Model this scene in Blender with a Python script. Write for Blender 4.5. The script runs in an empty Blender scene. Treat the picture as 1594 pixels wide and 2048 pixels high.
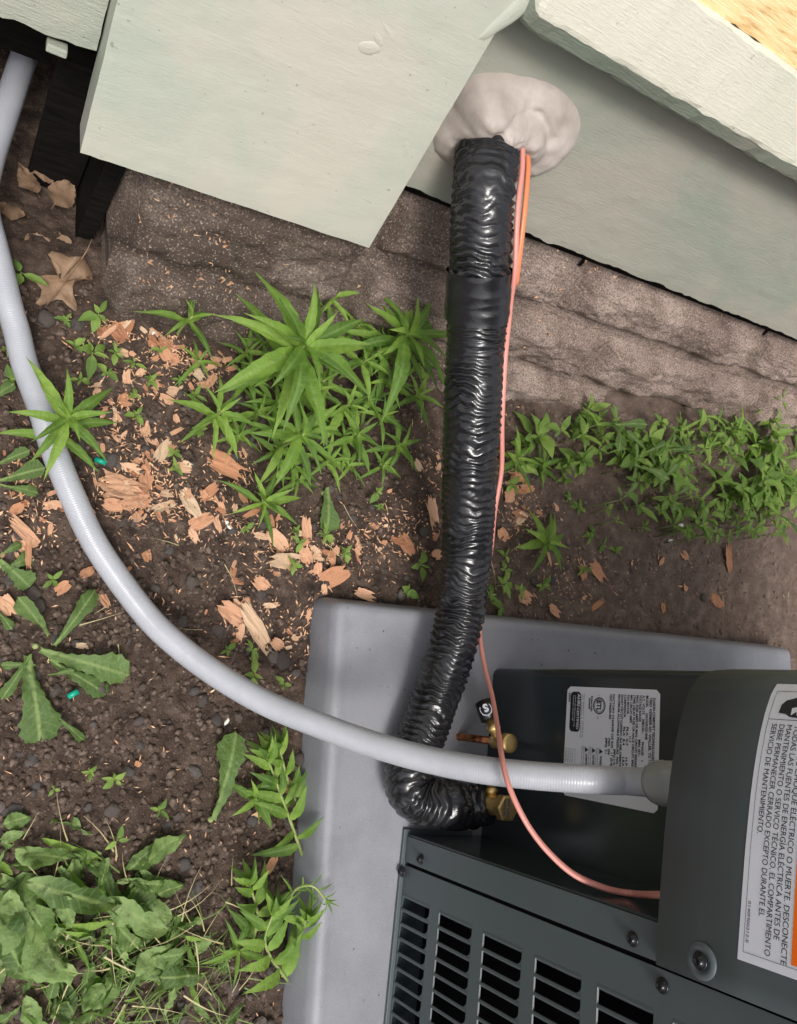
import bpy, bmesh, math, random
import numpy as np
from mathutils import Vector, Matrix, noise
random.seed(7); np.random.seed(7)
S = bpy.context.scene
COL = S.collection
V = Vector
# ------------------------------------------------------------ camera (solved from the vanishing points)
F = 1555.0                                    # focal length in px of the 1594x2048 photograph
CAM = V((0, 0, 0.9))                          # 0.9 m above the soil
_z = V((997, 296, F)).normalized()
_v = V((2521, -326, -F)); _x = (_v - _v.dot(_z) * _z).normalized(); _y = _z.cross(_x)
RC = Matrix((_x, _y, _z))
cam = bpy.data.objects.new('camera', bpy.data.cameras.new('camera')); COL.objects.link(cam)
cam.matrix_world = Matrix.Translation(CAM) @ RC.to_4x4()
cam.data.sensor_fit = 'VERTICAL'; cam.data.sensor_height = 24.0; cam.data.sensor_width = 24.0
cam.data.lens = 24.0 * F / 2048; cam.data.clip_start = 0.02; cam.data.clip_end = 200
S.camera = cam
S.render.resolution_x = 797; S.render.resolution_y = 1024
# ------------------------------------------------------------ light: bright overcast
SUN_EL, SUN_AZ = math.radians(62), math.radians(205)
w = bpy.data.worlds.new('World'); S.world = w; w.use_nodes = True
nt = w.node_tree
sky = nt.nodes.new('ShaderNodeTexSky'); sky.sky_type = 'NISHITA'; sky.sun_disc = False
sky.sun_elevation = SUN_EL; sky.sun_rotation = SUN_AZ
sky.air_density = 1.0; sky.dust_density = 6.0; sky.ozone_density = 1.0
hsv = nt.nodes.new('ShaderNodeHueSaturation'); hsv.inputs['Saturation'].default_value = 0.30
nt.links.new(sky.outputs[0], hsv.inputs['Color']); nt.links.new(hsv.outputs[0], nt.nodes['Background'].inputs[0])
nt.nodes['Background'].inputs[1].default_value = 0.14
sun = bpy.data.objects.new('sun', bpy.data.lights.new('sun', 'SUN')); COL.objects.link(sun)
sun.data.energy = 1.9; sun.data.angle = math.radians(16); sun.data.color = (1.0, 0.97, 0.92)
sd = V((math.sin(SUN_AZ) * math.cos(SUN_EL), math.cos(SUN_AZ) * math.cos(SUN_EL), math.sin(SUN_EL)))
sun.rotation_euler = sd.to_track_quat('Z', 'Y').to_euler()
vs = S.view_settings; vs.view_transform = 'Standard'; vs.look = 'None'; vs.gamma = 1; vs.use_curve_mapping = False
vs.exposure = 0.18
# ------------------------------------------------------------ measuring helpers: photograph pixel -> place in the world
def ray(px, py): return (RC @ V((px - 797, -(py - 1024), -F))).normalized()
def hitp(px, py, n, p0):
    d = ray(px, py); return CAM + d * ((V(p0) - CAM).dot(n) / d.dot(n))
def at(px, py, z=0.0): return hitp(px, py, V((0, 0, 1)), V((0, 0, z)))
def atd(px, py, dep):
    return CAM + (RC @ V((px - 797, -(py - 1024), -F))) * (dep / F)
def depth(P): return -(RC.transposed() @ (V(P) - CAM)).z
def pixel(P):
    c = RC.transposed() @ (V(P) - CAM)
    return 797 - F * c.x / c.z, 1024 + F * c.y / c.z
# house wall frame (it leans out towards its foot): local x along the wall, y into it, z up the boards
TILT = -math.asin(0.421)
W0 = V((0, 0.5123, 0.2549)); WM = Matrix.Translation(W0) @ Matrix.Rotation(TILT, 4, 'X')
WN = V((0, -math.cos(TILT), -math.sin(TILT)))
def on_wall(px, py, off=0.0): return hitp(px, py, WN, W0 + WN * off)
def wl(px, py, off=0.0):
    q = WM.inverted() @ on_wall(px, py, off); return q.x, q.z
# unit frame: local x along the grille (away from the house), y into the casing, z up
U0 = V((0.548, -0.204, 0.05)); UU = V((-0.1164, -0.9932, 0)).normalized(); UW = V((-UU.y, UU.x, 0))
UM = Matrix(((UU.x, UW.x, 0, U0.x), (UU.y, UW.y, 0, U0.y), (0, 0, 1, U0.z), (0, 0, 0, 1)))
def on_unit(px, py, w=0.0):
    return UM.inverted() @ hitp(px, py, UW, U0 + UW * w)
# ------------------------------------------------------------ object helpers
def link(o, parent=None):
    COL.objects.link(o)
    if parent: o.parent = parent
    return o
def tag(o, label=None, cat=None, group=None, kind=None):
    if label: o['label'] = label
    if cat: o['category'] = cat
    if group: o['group'] = group
    if kind: o['kind'] = kind
    return o
def empty(name, loc=(0, 0, 0), M=None):
    o = bpy.data.objects.new(name, None); COL.objects.link(o); o.empty_display_size = .02
    if M is not None: o.matrix_world = M
    else: o.location = loc
    return o
def mesh(name, vs_, fs, mat=None, smooth=True):
    me = bpy.data.meshes.new(name); me.from_pydata([tuple(v) for v in vs_], [], fs)
    if mat: me.materials.append(mat)
    if smooth: me.polygons.foreach_set('use_smooth', [True] * len(me.polygons))
    me.update(); return me
def obj(name, me, parent=None): return link(bpy.data.objects.new(name, me), parent)
def bmobj(name, bm, mat, parent=None, smooth=False, bevel=0):
    if bevel:
        bmesh.ops.bevel(bm, geom=list(bm.edges), offset=bevel, segments=2, profile=.6, affect='EDGES')
    bmesh.ops.recalc_face_normals(bm, faces=bm.faces)
    me = bpy.data.meshes.new(name); bm.to_mesh(me); bm.free()
    if mat: me.materials.append(mat)
    if smooth: me.polygons.foreach_set('use_smooth', [True] * len(me.polygons))
    return obj(name, me, parent)
def box(bm, a, b):
    r = bmesh.ops.create_cube(bm, size=1)
    for v in r['verts']:
        v.co = V([(a[i] + b[i]) / 2 + v.co[i] * (b[i] - a[i]) for i in range(3)])
    return r['verts']
def boxobj(name, a, b, mat, parent=None, bevel=.001):
    bm = bmesh.new(); box(bm, a, b); return bmobj(name, bm, mat, parent, False, bevel)
def catmull(pts, n):
    P = [V(p) for p in pts]; P = [P[0] * 2 - P[1]] + P + [P[-1] * 2 - P[-2]]
    out = []
    for i in range(1, len(P) - 2):
        for k in range(n):
            t = k / n; a, b, c, d = P[i - 1], P[i], P[i + 1], P[i + 2]
            out.append(.5 * ((2 * b) + (c - a) * t + (2 * a - 5 * b + 4 * c - d) * t * t + (3 * b - a - 3 * c + d) * t ** 3))
    out.append(P[-2]); return out
def resample(pts, step):
    L = [0]
    for a, b in zip(pts, pts[1:]): L.append(L[-1] + (b - a).length)
    n = max(2, int(L[-1] / step)); res = []; j = 0
    for i in range(n + 1):
        s = L[-1] * i / n
        while j < len(L) - 2 and L[j + 1] < s: j += 1
        t = (s - L[j]) / max(1e-9, L[j + 1] - L[j]); res.append(pts[j].lerp(pts[j + 1], t))
    return res, L[-1]
def tube(name, pts, rad, mat, parent=None, seg=12, cap=True, disp=None, ell=None):
    """pts world/local points; rad number or f(t); disp(s, theta) radial offset"""
    n = len(pts); vs_ = []; fs = []
    T = [(pts[min(i + 1, n - 1)] - pts[max(i - 1, 0)]).normalized() for i in range(n)]
    N = T[0].cross(V((0.3, 0.1, 1))).normalized(); s = 0
    for i in range(n):
        if i: s += (pts[i] - pts[i - 1]).length
        N = (N - T[i] * N.dot(T[i])).normalized(); B = T[i].cross(N)
        r0 = rad(i / (n - 1)) if callable(rad) else rad
        for k in range(seg):
            th = 2 * math.pi * k / seg
            r = r0 + (disp(s, th) if disp else 0)
            vs_.append(pts[i] + N * math.cos(th) * r * (ell or 1) + B * math.sin(th) * r)
    for i in range(n - 1):
        for k in range(seg):
            a = i * seg + k; b = i * seg + (k + 1) % seg
            fs.append((a, b, b + seg, a + seg))
    if cap: fs.append(tuple(range(seg - 1, -1, -1))); fs.append(tuple(range((n - 1) * seg, n * seg)))
    return obj(name, mesh(name, vs_, fs, mat), parent)
def lathe(name, prof, M, mat, parent=None, seg=20, smooth=True):
    """prof list of (r, z); axis local z of M"""
    vs_ = []; fs = []
    for r, z in prof:
        for k in range(seg):
            th = 2 * math.pi * (k + .5) / seg; vs_.append(M @ V((r * math.cos(th), r * math.sin(th), z)))
    for i in range(len(prof) - 1):
        for k in range(seg):
            a = i * seg + k; b = i * seg + (k + 1) % seg; fs.append((a, b, b + seg, a + seg))
    fs.append(tuple(range(seg - 1, -1, -1))); fs.append(tuple(range((len(prof) - 1) * seg, len(prof) * seg)))
    o = obj(name, mesh(name, vs_, fs, mat, smooth), parent)
    return o
def axisM(p, d, up=V((0, 0, 1))):
    d = V(d).normalized(); q = d.to_track_quat('Z', 'Y'); return Matrix.Translation(p) @ q.to_matrix().to_4x4()
def fbm(x, y, z, o=4): return noise.fractal(V((x, y, z)), 0.6, 2.1, o)
def sm(a, b, x):
    t = min(1, max(0, (x - a) / (b - a))); return t * t * (3 - 2 * t)
# ------------------------------------------------------------ materials
class Mat:
    def __init__(s, name, col=(.5, .5, .5), rough=.5, metal=0, spec=.5, coat=0):
        s.m = bpy.data.materials.new(name); s.m.use_nodes = True; s.t = s.m.node_tree
        s.b = s.t.nodes['Principled BSDF']; s.b.inputs['Base Color'].default_value = (*col, 1)
        s.b.inputs['Roughness'].default_value = rough; s.b.inputs['Metallic'].default_value = metal
        s.b.inputs['Specular IOR Level'].default_value = spec
        if coat: s.b.inputs['Coat Weight'].default_value = coat; s.b.inputs['Coat Roughness'].default_value = .12
        s.co = None
    def n(s, t, **k):
        nd = s.t.nodes.new('ShaderNode' + t)
        for a, v in k.items():
            if a in nd.bl_rna.properties.keys(): setattr(nd, a, v)
            else: nd.inputs[a.replace('_', ' ')].default_value = v
        return nd
    def l(s, a, b): s.t.links.new(a, b)
    def coord(s, kind='Object', scale=(1, 1, 1), rot=(0, 0, 0)):
        tc = s.n('TexCoord'); mp = s.n('Mapping'); mp.inputs['Scale'].default_value = scale
        mp.inputs['Rotation'].default_value = rot
        s.l(tc.outputs[kind], mp.inputs[0]); return mp.outputs[0]
    def noise(s, scale, co=None, detail=5, rough=.6, dist=0):
        nd = s.n('TexNoise'); nd.inputs['Scale'].default_value = scale; nd.inputs['Detail'].default_value = detail
        nd.inputs['Roughness'].default_value = rough; nd.inputs['Distortion'].default_value = dist
        if co is not None: s.l(co, nd.inputs['Vector'])
        return nd.outputs[0]
    def vor(s, scale, co=None, feature='F1'):
        nd = s.n('TexVoronoi', feature=feature); nd.inputs['Scale'].default_value = scale
        if co is not None: s.l(co, nd.inputs['Vector'])
        return nd.outputs[0]
    def ramp(s, f, stops):
        r = s.n('ValToRGB'); e = r.color_ramp.elements
        while len(e) < len(stops): e.new(.5)
        for i, (p, c) in enumerate(stops):
            e[i].position = p; e[i].color = (*c, 1) if not isinstance(c, (int, float)) else (c, c, c, 1)
        s.l(f, r.inputs[0]); return r.outputs[0]
    def mix(s, f, a, b, mode='MIX'):
        m = s.n('Mix', data_type='RGBA', blend_type=mode)
        for i, v in ((0, f), (6, a), (7, b)):
            if isinstance(v, (int, float)): m.inputs[i].default_value = v
            elif isinstance(v, tuple): m.inputs[i].default_value = (*v, 1)
            else: s.l(v, m.inputs[i])
        return m.outputs[2]
    def math(s, op, a, b=0.0, c=0.0):
        m = s.n('Math', operation=op)
        for i, v in enumerate((a, b, c)):
            if isinstance(v, (int, float)): m.inputs[i].default_value = v
            else: s.l(v, m.inputs[i])
        return m.outputs[0]
    def base(s, o): s.l(o, s.b.inputs['Base Color'])
    def roughness(s, o): s.l(o, s.b.inputs['Roughness'])
    def bump(s, h, strength=.5, dist=.002, prev=None):
        b = s.n('Bump'); b.inputs['Strength'].default_value = strength; b.inputs['Distance'].default_value = dist
        s.l(h, b.inputs['Height'])
        if prev is not None: s.l(prev, b.inputs['Normal'])
        s.l(b.outputs[0], s.b.inputs['Normal']); return b.outputs[0]

def paint(name, a, b, c, grain=1.0, rot=(0, 0, 0), cracks=.5):
    m = Mat(name, a, .55)
    co = m.coord('Object', rot=rot); cs = m.coord('Object', (1, 1, 9), rot)
    big = m.noise(5, co, 4, .55, .8)
    col = m.mix(m.ramp(big, [(.38, 0.), (.62, 1.)]), a, b)
    st = m.noise(90, cs, 6, .7)
    col = m.mix(m.ramp(st, [(.64, 0.), (.74, .35 * cracks)]), col, c)
    fl = m.vor(230, co)
    col = m.mix(m.ramp(fl, [(.0, .5), (.07, 0.)]), col, (.8, .78, .7))
    spk = m.noise(160, co, 3, .5)
    col = m.mix(m.ramp(spk, [(.71, 0.), (.76, .5)]), col, (.12, .13, .09))
    m.base(col)
    n1 = m.bump(m.noise(22, co, 4, .5, .5), .35, .004)
    n2 = m.bump(m.noise(60, cs, 5, .65), .45 * grain, .0022, n1)
    m.bump(m.noise(700, co, 3, .6), .25, .0006, n2)
    return m.m
M_trim = paint('trim_paint', (.385, .415, .345), (.465, .445, .38), (.30, .31, .26), .40)
M_skirt = paint('skirt_paint', (.235, .26, .21), (.30, .285, .24), (.15, .15, .12), .8, cracks=.9)
M_ledge = paint('ledge_paint', (.58, .56, .47), (.53, .525, .43), (.22, .23, .18), .9, cracks=1.8)
M_sid = paint('siding_paint', (.30, .33, .27), (.37, .36, .30), (.16, .17, .13), 1.4, cracks=1)
M_bevel = paint('board_edge_paint', (.24, .29, .23), (.33, .32, .27), (.12, .13, .10), 1.2, cracks=1.2)
def m_raw():
    m = Mat('bare_wood', (.6, .42, .2), .7); co = m.coord('Object', (1, 1, 10))
    m.base(m.ramp(m.noise(25, co, 5, .6, .5), [(.3, (.50, .30, .12)), (.5, (.78, .56, .28)), (.7, (.86, .70, .42))]))
    m.bump(m.noise(70, co, 5), .5, .002); return m.m
M_raw = m_raw()
def m_stone():
    m = Mat('rough_stone', (.25, .2, .17), .9, spec=.25); co = m.coord('Generated'); ob = m.coord('Object')
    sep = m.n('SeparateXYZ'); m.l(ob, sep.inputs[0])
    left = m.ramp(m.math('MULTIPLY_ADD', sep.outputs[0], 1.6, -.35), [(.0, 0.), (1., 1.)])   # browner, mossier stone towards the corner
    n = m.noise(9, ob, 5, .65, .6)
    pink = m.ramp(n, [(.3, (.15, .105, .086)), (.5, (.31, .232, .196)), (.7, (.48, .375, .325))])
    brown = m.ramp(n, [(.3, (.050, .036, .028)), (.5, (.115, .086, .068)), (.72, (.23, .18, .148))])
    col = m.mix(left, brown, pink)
    cs = m.coord('Object', (1, 1, 5))
    streak = m.noise(24, cs, 6, .7, .6)
    col = m.mix(m.ramp(streak, [(.54, 0.), (.70, .65)]), col, (.075, .058, .048))
    moss = m.noise(13, ob, 4, .6)
    col = m.mix(m.ramp(moss, [(.60, 0.), (.74, .45)]), col, (.09, .095, .045))
    sp = m.noise(420, ob, 2, .5)
    col = m.mix(m.ramp(sp, [(.40, .6), (.47, 0.)]), col, (.07, .05, .045))
    col = m.mix(m.ramp(sp, [(.60, 0.), (.68, .55)]), col, (.60, .50, .42))
    m.base(col)
    b = m.bump(m.noise(45, cs, 6, .7), .8, .006)
    m.bump(m.noise(380, ob, 4, .7), .9, .0018, b); return m.m
M_stone = m_stone()
def m_soil():
    m = Mat('soil', (.05, .04, .03), .95, spec=.2); ob = m.coord('Object')
    sep = m.n('SeparateXYZ'); m.l(ob, sep.inputs[0])
    dry = m.math('ADD', m.math('MULTIPLY', m.math('SUBTRACT', sep.outputs[0], .72), 4.5), m.math('MULTIPLY', m.noise(9, ob), .5))
    n = m.noise(40, ob, 6, .7)
    dark = m.ramp(n, [(.3, (.030, .022, .018)), (.5, (.085, .058, .045)), (.7, (.165, .118, .093))])
    light = m.ramp(n, [(.3, (.10, .070, .057)), (.5, (.165, .118, .095)), (.7, (.26, .195, .162))])
    col = m.mix(m.ramp(dry, [(.1, 0.), (.9, 1.)]), dark, light)
    sp = m.noise(500, ob, 2, .5)
    col = m.mix(m.ramp(sp, [(.64, 0.), (.70, .5)]), col, (.33, .25, .2))
    m.base(col)
    b = m.bump(m.noise(110, ob, 6, .7), .9, .006)
    m.bump(m.noise(450, ob, 4, .7), .9, .002, b); return m.m
M_soil = m_soil()
def m_pebble():
    m = Mat('clod', (.06, .05, .045), .85, spec=.35); ob = m.coord('Object')
    r = m.n('ObjectInfo').outputs['Random']
    a = m.ramp(m.math('ADD', m.math('MULTIPLY', r, .8), m.math('MULTIPLY', m.noise(30, m.coord('Generated'), 3), .2)),
               [(.0, (.035, .030, .028)), (.35, (.085, .068, .06)), (.7, (.06, .058, .058)), (1., (.17, .135, .12))])
    m.base(m.mix(m.ramp(m.noise(90, ob, 4), [(.4, 0.), (.7, .6)]), a, (.14, .11, .095)))
    m.bump(m.noise(260, ob, 4), .6, .0015); return m.m
M_peb = m_pebble()
def m_crumb():
    m = Mat('soil_crumb', (.06, .05, .045), .9, spec=.25); ob = m.coord('Object')
    sep = m.n('SeparateXYZ'); m.l(ob, sep.inputs[0])
    dry = m.math('ADD', m.math('MULTIPLY', m.math('SUBTRACT', sep.outputs[0], .72), 4.5), m.math('MULTIPLY', m.noise(9, ob), .5))
    n = m.noise(130, ob, 3, .7)
    dark = m.ramp(n, [(.32, (.026, .020, .017)), (.5, (.090, .063, .049)), (.68, (.20, .148, .120))])
    light = m.ramp(n, [(.3, (.11, .078, .062)), (.5, (.175, .126, .102)), (.72, (.28, .21, .175))])
    m.base(m.mix(m.ramp(dry, [(.1, 0.), (.9, 1.)]), dark, light)); return m.m
M_crumb = m_crumb()
def m_wood():
    m = Mat('wood_chip', (.6, .35, .2), .75, spec=.3); co = m.coord('Object', (1, 14, 3))
    r = m.n('ObjectInfo').outputs['Random']
    tint = m.ramp(r, [(0., (.34, .15, .08)), (.2, (.56, .27, .15)), (.5, (.70, .38, .235)), (.8, (.78, .49, .32)), (1., (.76, .60, .42))])
    g = m.noise(70, co, 5, .65, .3)
    col = m.mix(m.ramp(g, [(.35, .7), (.55, 0.)]), tint, (.40, .17, .08))
    col = m.mix(m.ramp(m.noise(30, m.coord('Object'), 3), [(.55, 0.), (.75, .5)]), col, (.85, .66, .47))
    col = m.mix(m.ramp(m.noise(26, m.coord('Object', (1, 22, 3)), 4, .7), [(.56, 0.), (.66, .8)]), col, (.20, .085, .045))
    m.base(col); m.bump(g, .7, .0012); return m.m
M_wood = m_wood()
def m_splinter():
    m = Mat('splinter', (.6, .35, .2), .8); co = m.coord('Object')
    m.base(m.ramp(m.noise(230, co, 3), [(.3, (.26, .12, .07)), (.5, (.66, .38, .22)), (.7, (.82, .62, .44))])); return m.m
M_spl = m_splinter()
def m_leaf(name, lo, mid, hi, back, vein=.35, rough=.55, spots=0., side=.07):
    m = Mat(name, mid, rough, spec=.4); ob = m.coord('Object')
    r = m.n('ObjectInfo').outputs['Random']
    col = m.ramp(r, [(0., lo), (.5, mid), (1., hi)])
    sep = m.n('SeparateXYZ'); m.l(ob, sep.inputs[0])
    y = m.math('ABSOLUTE', sep.outputs[1])
    # tips of the youngest growth near the stem are yellower
    col = m.mix(m.ramp(sep.outputs[0], [(.0, .55), (.35, 0.)]), col, tuple(min(1, v * 1.5) for v in hi))
    v1 = m.ramp(y, [(.006, vein), (.022, 0.)])
    col = m.mix(v1, col, (.34, .45, .16))
    w = m.n('TexWave', wave_type='BANDS', bands_direction='X'); w.inputs['Scale'].default_value = 3.4
    w.inputs['Distortion'].default_value = 1.2; w.inputs['Detail'].default_value = 2
    sk = m.n('CombineXYZ'); m.l(m.math('SUBTRACT', sep.outputs[0], m.math('MULTIPLY', y, .9)), sk.inputs[0]); m.l(y, sk.inputs[1])
    m.l(sk.outputs[0], w.inputs['Vector'])
    col = m.mix(m.ramp(w.outputs[0], [(.80, 0.), (1., side)]), col, (.30, .42, .14))
    if spots: col = m.mix(m.ramp(m.noise(9, ob, 5, .7), [(.56, 0.), (.66, spots)]), col, (.05, .045, .025))
    col = m.mix(m.ramp(m.noise(5, ob, 3), [(.4, 0.), (.7, .35)]), col, tuple(v * .65 for v in mid))
    gm = m.n('NewGeometry'); col = m.mix(m.math('MULTIPLY', gm.outputs['Backfacing'], .55), col, back)
    m.base(col)
    m.bump(m.noise(16, ob, 4), .3, .02)
    tr = m.n('BsdfTranslucent'); m.l(m.mix(.5, col, (.30, .50, .06), 'MIX'), tr.inputs[0])
    mx = m.n('MixShader'); mx.inputs[0].default_value = .38
    out = m.t.nodes['Material Output']; m.l(m.b.outputs[0], mx.inputs[1]); m.l(tr.outputs[0], mx.inputs[2]); m.l(mx.outputs[0], out.inputs[0])
    return m.m
M_leaf = m_leaf('weed_leaf', (.075, .16, .025), (.165, .30, .042), (.29, .45, .075), (.16, .28, .08))
M_small = m_leaf('small_leaf', (.12, .22, .045), (.21, .34, .07), (.32, .46, .10), (.18, .28, .09))
M_dand = m_leaf('dandelion_leaf', (.085, .155, .04), (.13, .22, .06), (.17, .27, .085), (.16, .24, .11), .8, .5, .35, .2)
M_wilt = m_leaf('wilted_leaf', (.055, .11, .025), (.19, .30, .085), (.30, .42, .16), (.30, .41, .21), .9, .5, .7, .32)
def m_stem():
    m = Mat('stem', (.20, .27, .08), .5); m.base(m.ramp(m.noise(30, m.coord('Object'), 3), [(.35, (.17, .26, .06)), (.65, (.34, .36, .16))])); return m.m
M_stem = m_stem()
def m_oak():
    m = Mat('dry_oak_leaf', (.4, .27, .17), .6, spec=.35); ob = m.coord('Object'); sep = m.n('SeparateXYZ'); m.l(ob, sep.inputs[0])
    col = m.ramp(m.noise(50, ob, 4), [(.3, (.14, .085, .05)), (.55, (.25, .16, .10)), (.75, (.33, .225, .145))])
    y = m.math('ABSOLUTE', sep.outputs[1]); col = m.mix(m.ramp(m.math('MULTIPLY', y, 100.), [(.05, .6), (.12, 0.)]), col, (.2, .1, .05))
    col = m.mix(m.ramp(m.vor(160, ob), [(.05, .7), (.12, 0.)]), col, (.12, .07, .04))
    m.base(col); m.bump(m.noise(120, ob, 4), .4, .002); return m.m
M_oak = m_oak()
def m_tape():
    m = Mat('black_tape', (.012, .012, .014), .30, spec=.6); ob = m.coord('Object')
    m.base(m.ramp(m.noise(40, ob, 4), [(.3, (.009, .009, .011)), (.7, (.020, .020, .023))]))
    m.roughness(m.ramp(m.noise(25, ob, 4), [(.3, .10), (.7, .30)]))
    b = m.bump(m.noise(70, m.coord('Object', (.8, 2.2, 2.2)), 4, .6, .9), .18, .002)
    m.bump(m.noise(900, ob, 2), .12, .0004, b); return m.m
M_tape = m_tape()
def m_cond():
    m = Mat('grey_pvc', (.56, .56, .63), .28, spec=.5); ob = m.coord('Object')
    m.base(m.ramp(m.noise(20, ob, 4), [(.3, (.34, .35, .385)), (.7, (.405, .415, .455))]))
    m.bump(m.noise(1500, ob, 2), .12, .0003); return m.m
M_cond = m_cond()
def m_pad():
    m = Mat('pad_plastic', (.3, .3, .35), .48, spec=.45); ob = m.coord('Object')
    c = m.ramp(m.noise(14, ob, 4), [(.3, (.205, .21, .235)), (.7, (.27, .275, .305))])
    c = m.mix(m.ramp(m.noise(1100, ob, 2), [(.63, 0.), (.72, .5)]), c, (.6, .6, .62))
    c = m.mix(m.ramp(m.noise(7, ob, 5, .7), [(.55, 0.), (.76, .40)]), c, (.17, .155, .14))
    c = m.mix(m.ramp(m.noise(170, ob, 3, .6), [(.68, 0.), (.73, .6)]), c, (.13, .11, .10))
    m.base(c); m.bump(m.noise(700, ob, 3, .6), .5, .0008); return m.m
M_pad = m_pad()
def m_unit(name, c, r=.30):
    m = Mat(name, c, r, spec=.5); ob = m.coord('Object')
    m.base(m.mix(m.ramp(m.noise(8, ob, 4), [(.4, 0.), (.8, .35)]), c, tuple(v * 1.25 + .004 for v in c)))
    m.roughness(m.ramp(m.noise(12, ob, 4), [(.3, r - .05), (.7, r + .10)]))
    m.bump(m.noise(500, ob, 3), .12, .0004); return m.m
M_unit = m_unit('dark_green_grey_enamel', (.078, .095, .102), .42)
M_glos = m_unit('glossy_dark_enamel', (.030, .038, .042), .16)
M_blk = Mat('dark_interior', (.006, .006, .007), .8, spec=.2).m
M_screw = Mat('dark_screw_steel', (.022, .022, .025), .25, .5).m
M_wht = Mat('white_label', (.72, .73, .80), .35).m
M_ink = Mat('label_ink', (.015, .015, .02), .5).m
M_inkg = Mat('label_ink_grey', (.10, .10, .12), .5).m
M_org = Mat('orange_label_print', (.95, .17, .01), .35).m
M_brass = Mat('brass', (.72, .50, .20), .34, .85).m
def m_cop():
    m = Mat('copper', (.45, .16, .07), .38, 1); m.base(m.ramp(m.noise(90, m.coord('Object'), 4), [(.35, (.13, .05, .03)), (.55, (.45, .18, .08)), (.75, (.55, .30, .14))])); return m.m
M_cop = m_cop()
M_cap = Mat('black_rubber_cap', (.012, .012, .013), .3).m
M_conn = Mat('grey_connector_plastic', (.24, .25, .245), .22, spec=.6).m
M_pink = Mat('salmon_wire_jacket', (.62, .25, .21), .42, spec=.5).m
M_orw = Mat('orange_wire_jacket', (.72, .22, .10), .35, spec=.5).m
def m_putty():
    m = Mat('duct_putty', (.40, .35, .31), .6, spec=.35); ob = m.coord('Object')
    m.base(m.ramp(m.noise(30, ob, 4), [(.3, (.33, .285, .25)), (.7, (.46, .405, .37))]))
    m.bump(m.noise(110, ob, 5, .6, .6), .35, .0015); return m.m
M_putty = m_putty()
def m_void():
    m = Mat('void_shade_black', (.02, .018, .015), .9); m.base(m.ramp(m.noise(30, m.coord('Object', (1, 1, 6)), 4), [(.3, (.004, .004, .004)), (.7, (.014, .012, .010))])); return m.m
M_void = m_void(); M_void.node_tree.nodes['Principled BSDF'].inputs['Specular IOR Level'].default_value = .08  # near-black colour carries the shade of the opening and the skirt gap

# ============================================================ GROUND
PAD0 = V((0.4475, 0.0740)); PE1 = V((0.9991, -0.0436)).normalized(); PE2 = V((-PE1.y, PE1.x)) * -1     # e2 points away from the house
def padloc(x, y):
    d = V((x, y)) - PAD0; return d.dot(PE1), d.dot(PE2)
def gh(x, y, fine=True):
    h = .090 * sm(.55, 1.35, x) * sm(.10, .44, y)
    h += -.035 * (1 - sm(.10, .24, x)) * sm(.44, .56, y)
    a, b = padloc(x, y)
    d = max(-a, a - .96, -b, b - .96)
    if d < .03: h = h * sm(-.01, .03, d) + (-.018) * (1 - sm(-.012, .02, d))
    if fine:
        k = 1 - .45 * sm(.75, 1.0, x)
        h += .0045 * fbm(x * 9, y * 9, 1, 3) * (1 if d > 0 else .2)
        if d > -.01:
            c = noise.noise(V((x * 60, y * 60, 3))); h += .0040 * k * abs(c) * 1.3
            h += .0022 * k * fbm(x * 150, y * 150, 7, 2)
    return h
def axis_steps(lo, hi, st, ext):
    a = list(np.arange(lo, hi, st)); s = st; p = lo; L = []
    while p > -ext: s *= 1.35; p -= s; L.append(p)
    p = hi; s = st; R_ = []
    while p < ext: R_.append(p); s *= 1.35; p += s
    return L[::-1] + a + R_
xs = axis_steps(-.12, 1.75, .0036, 60); ys = axis_steps(-.56, .70, .0036, 60)
vs_ = [(x, y, gh(x, y, -.2 < x < 1.9 and -.7 < y < .8)) for y in ys for x in xs]; nx = len(xs)
fs = [(j * nx + i, j * nx + i + 1, (j + 1) * nx + i + 1, (j + 1) * nx + i) for j in range(len(ys) - 1) for i in range(nx - 1)]
tag(obj('ground', mesh('ground', vs_, fs, M_soil)), 'bare brown soil beside the house', kind='structure')

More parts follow.
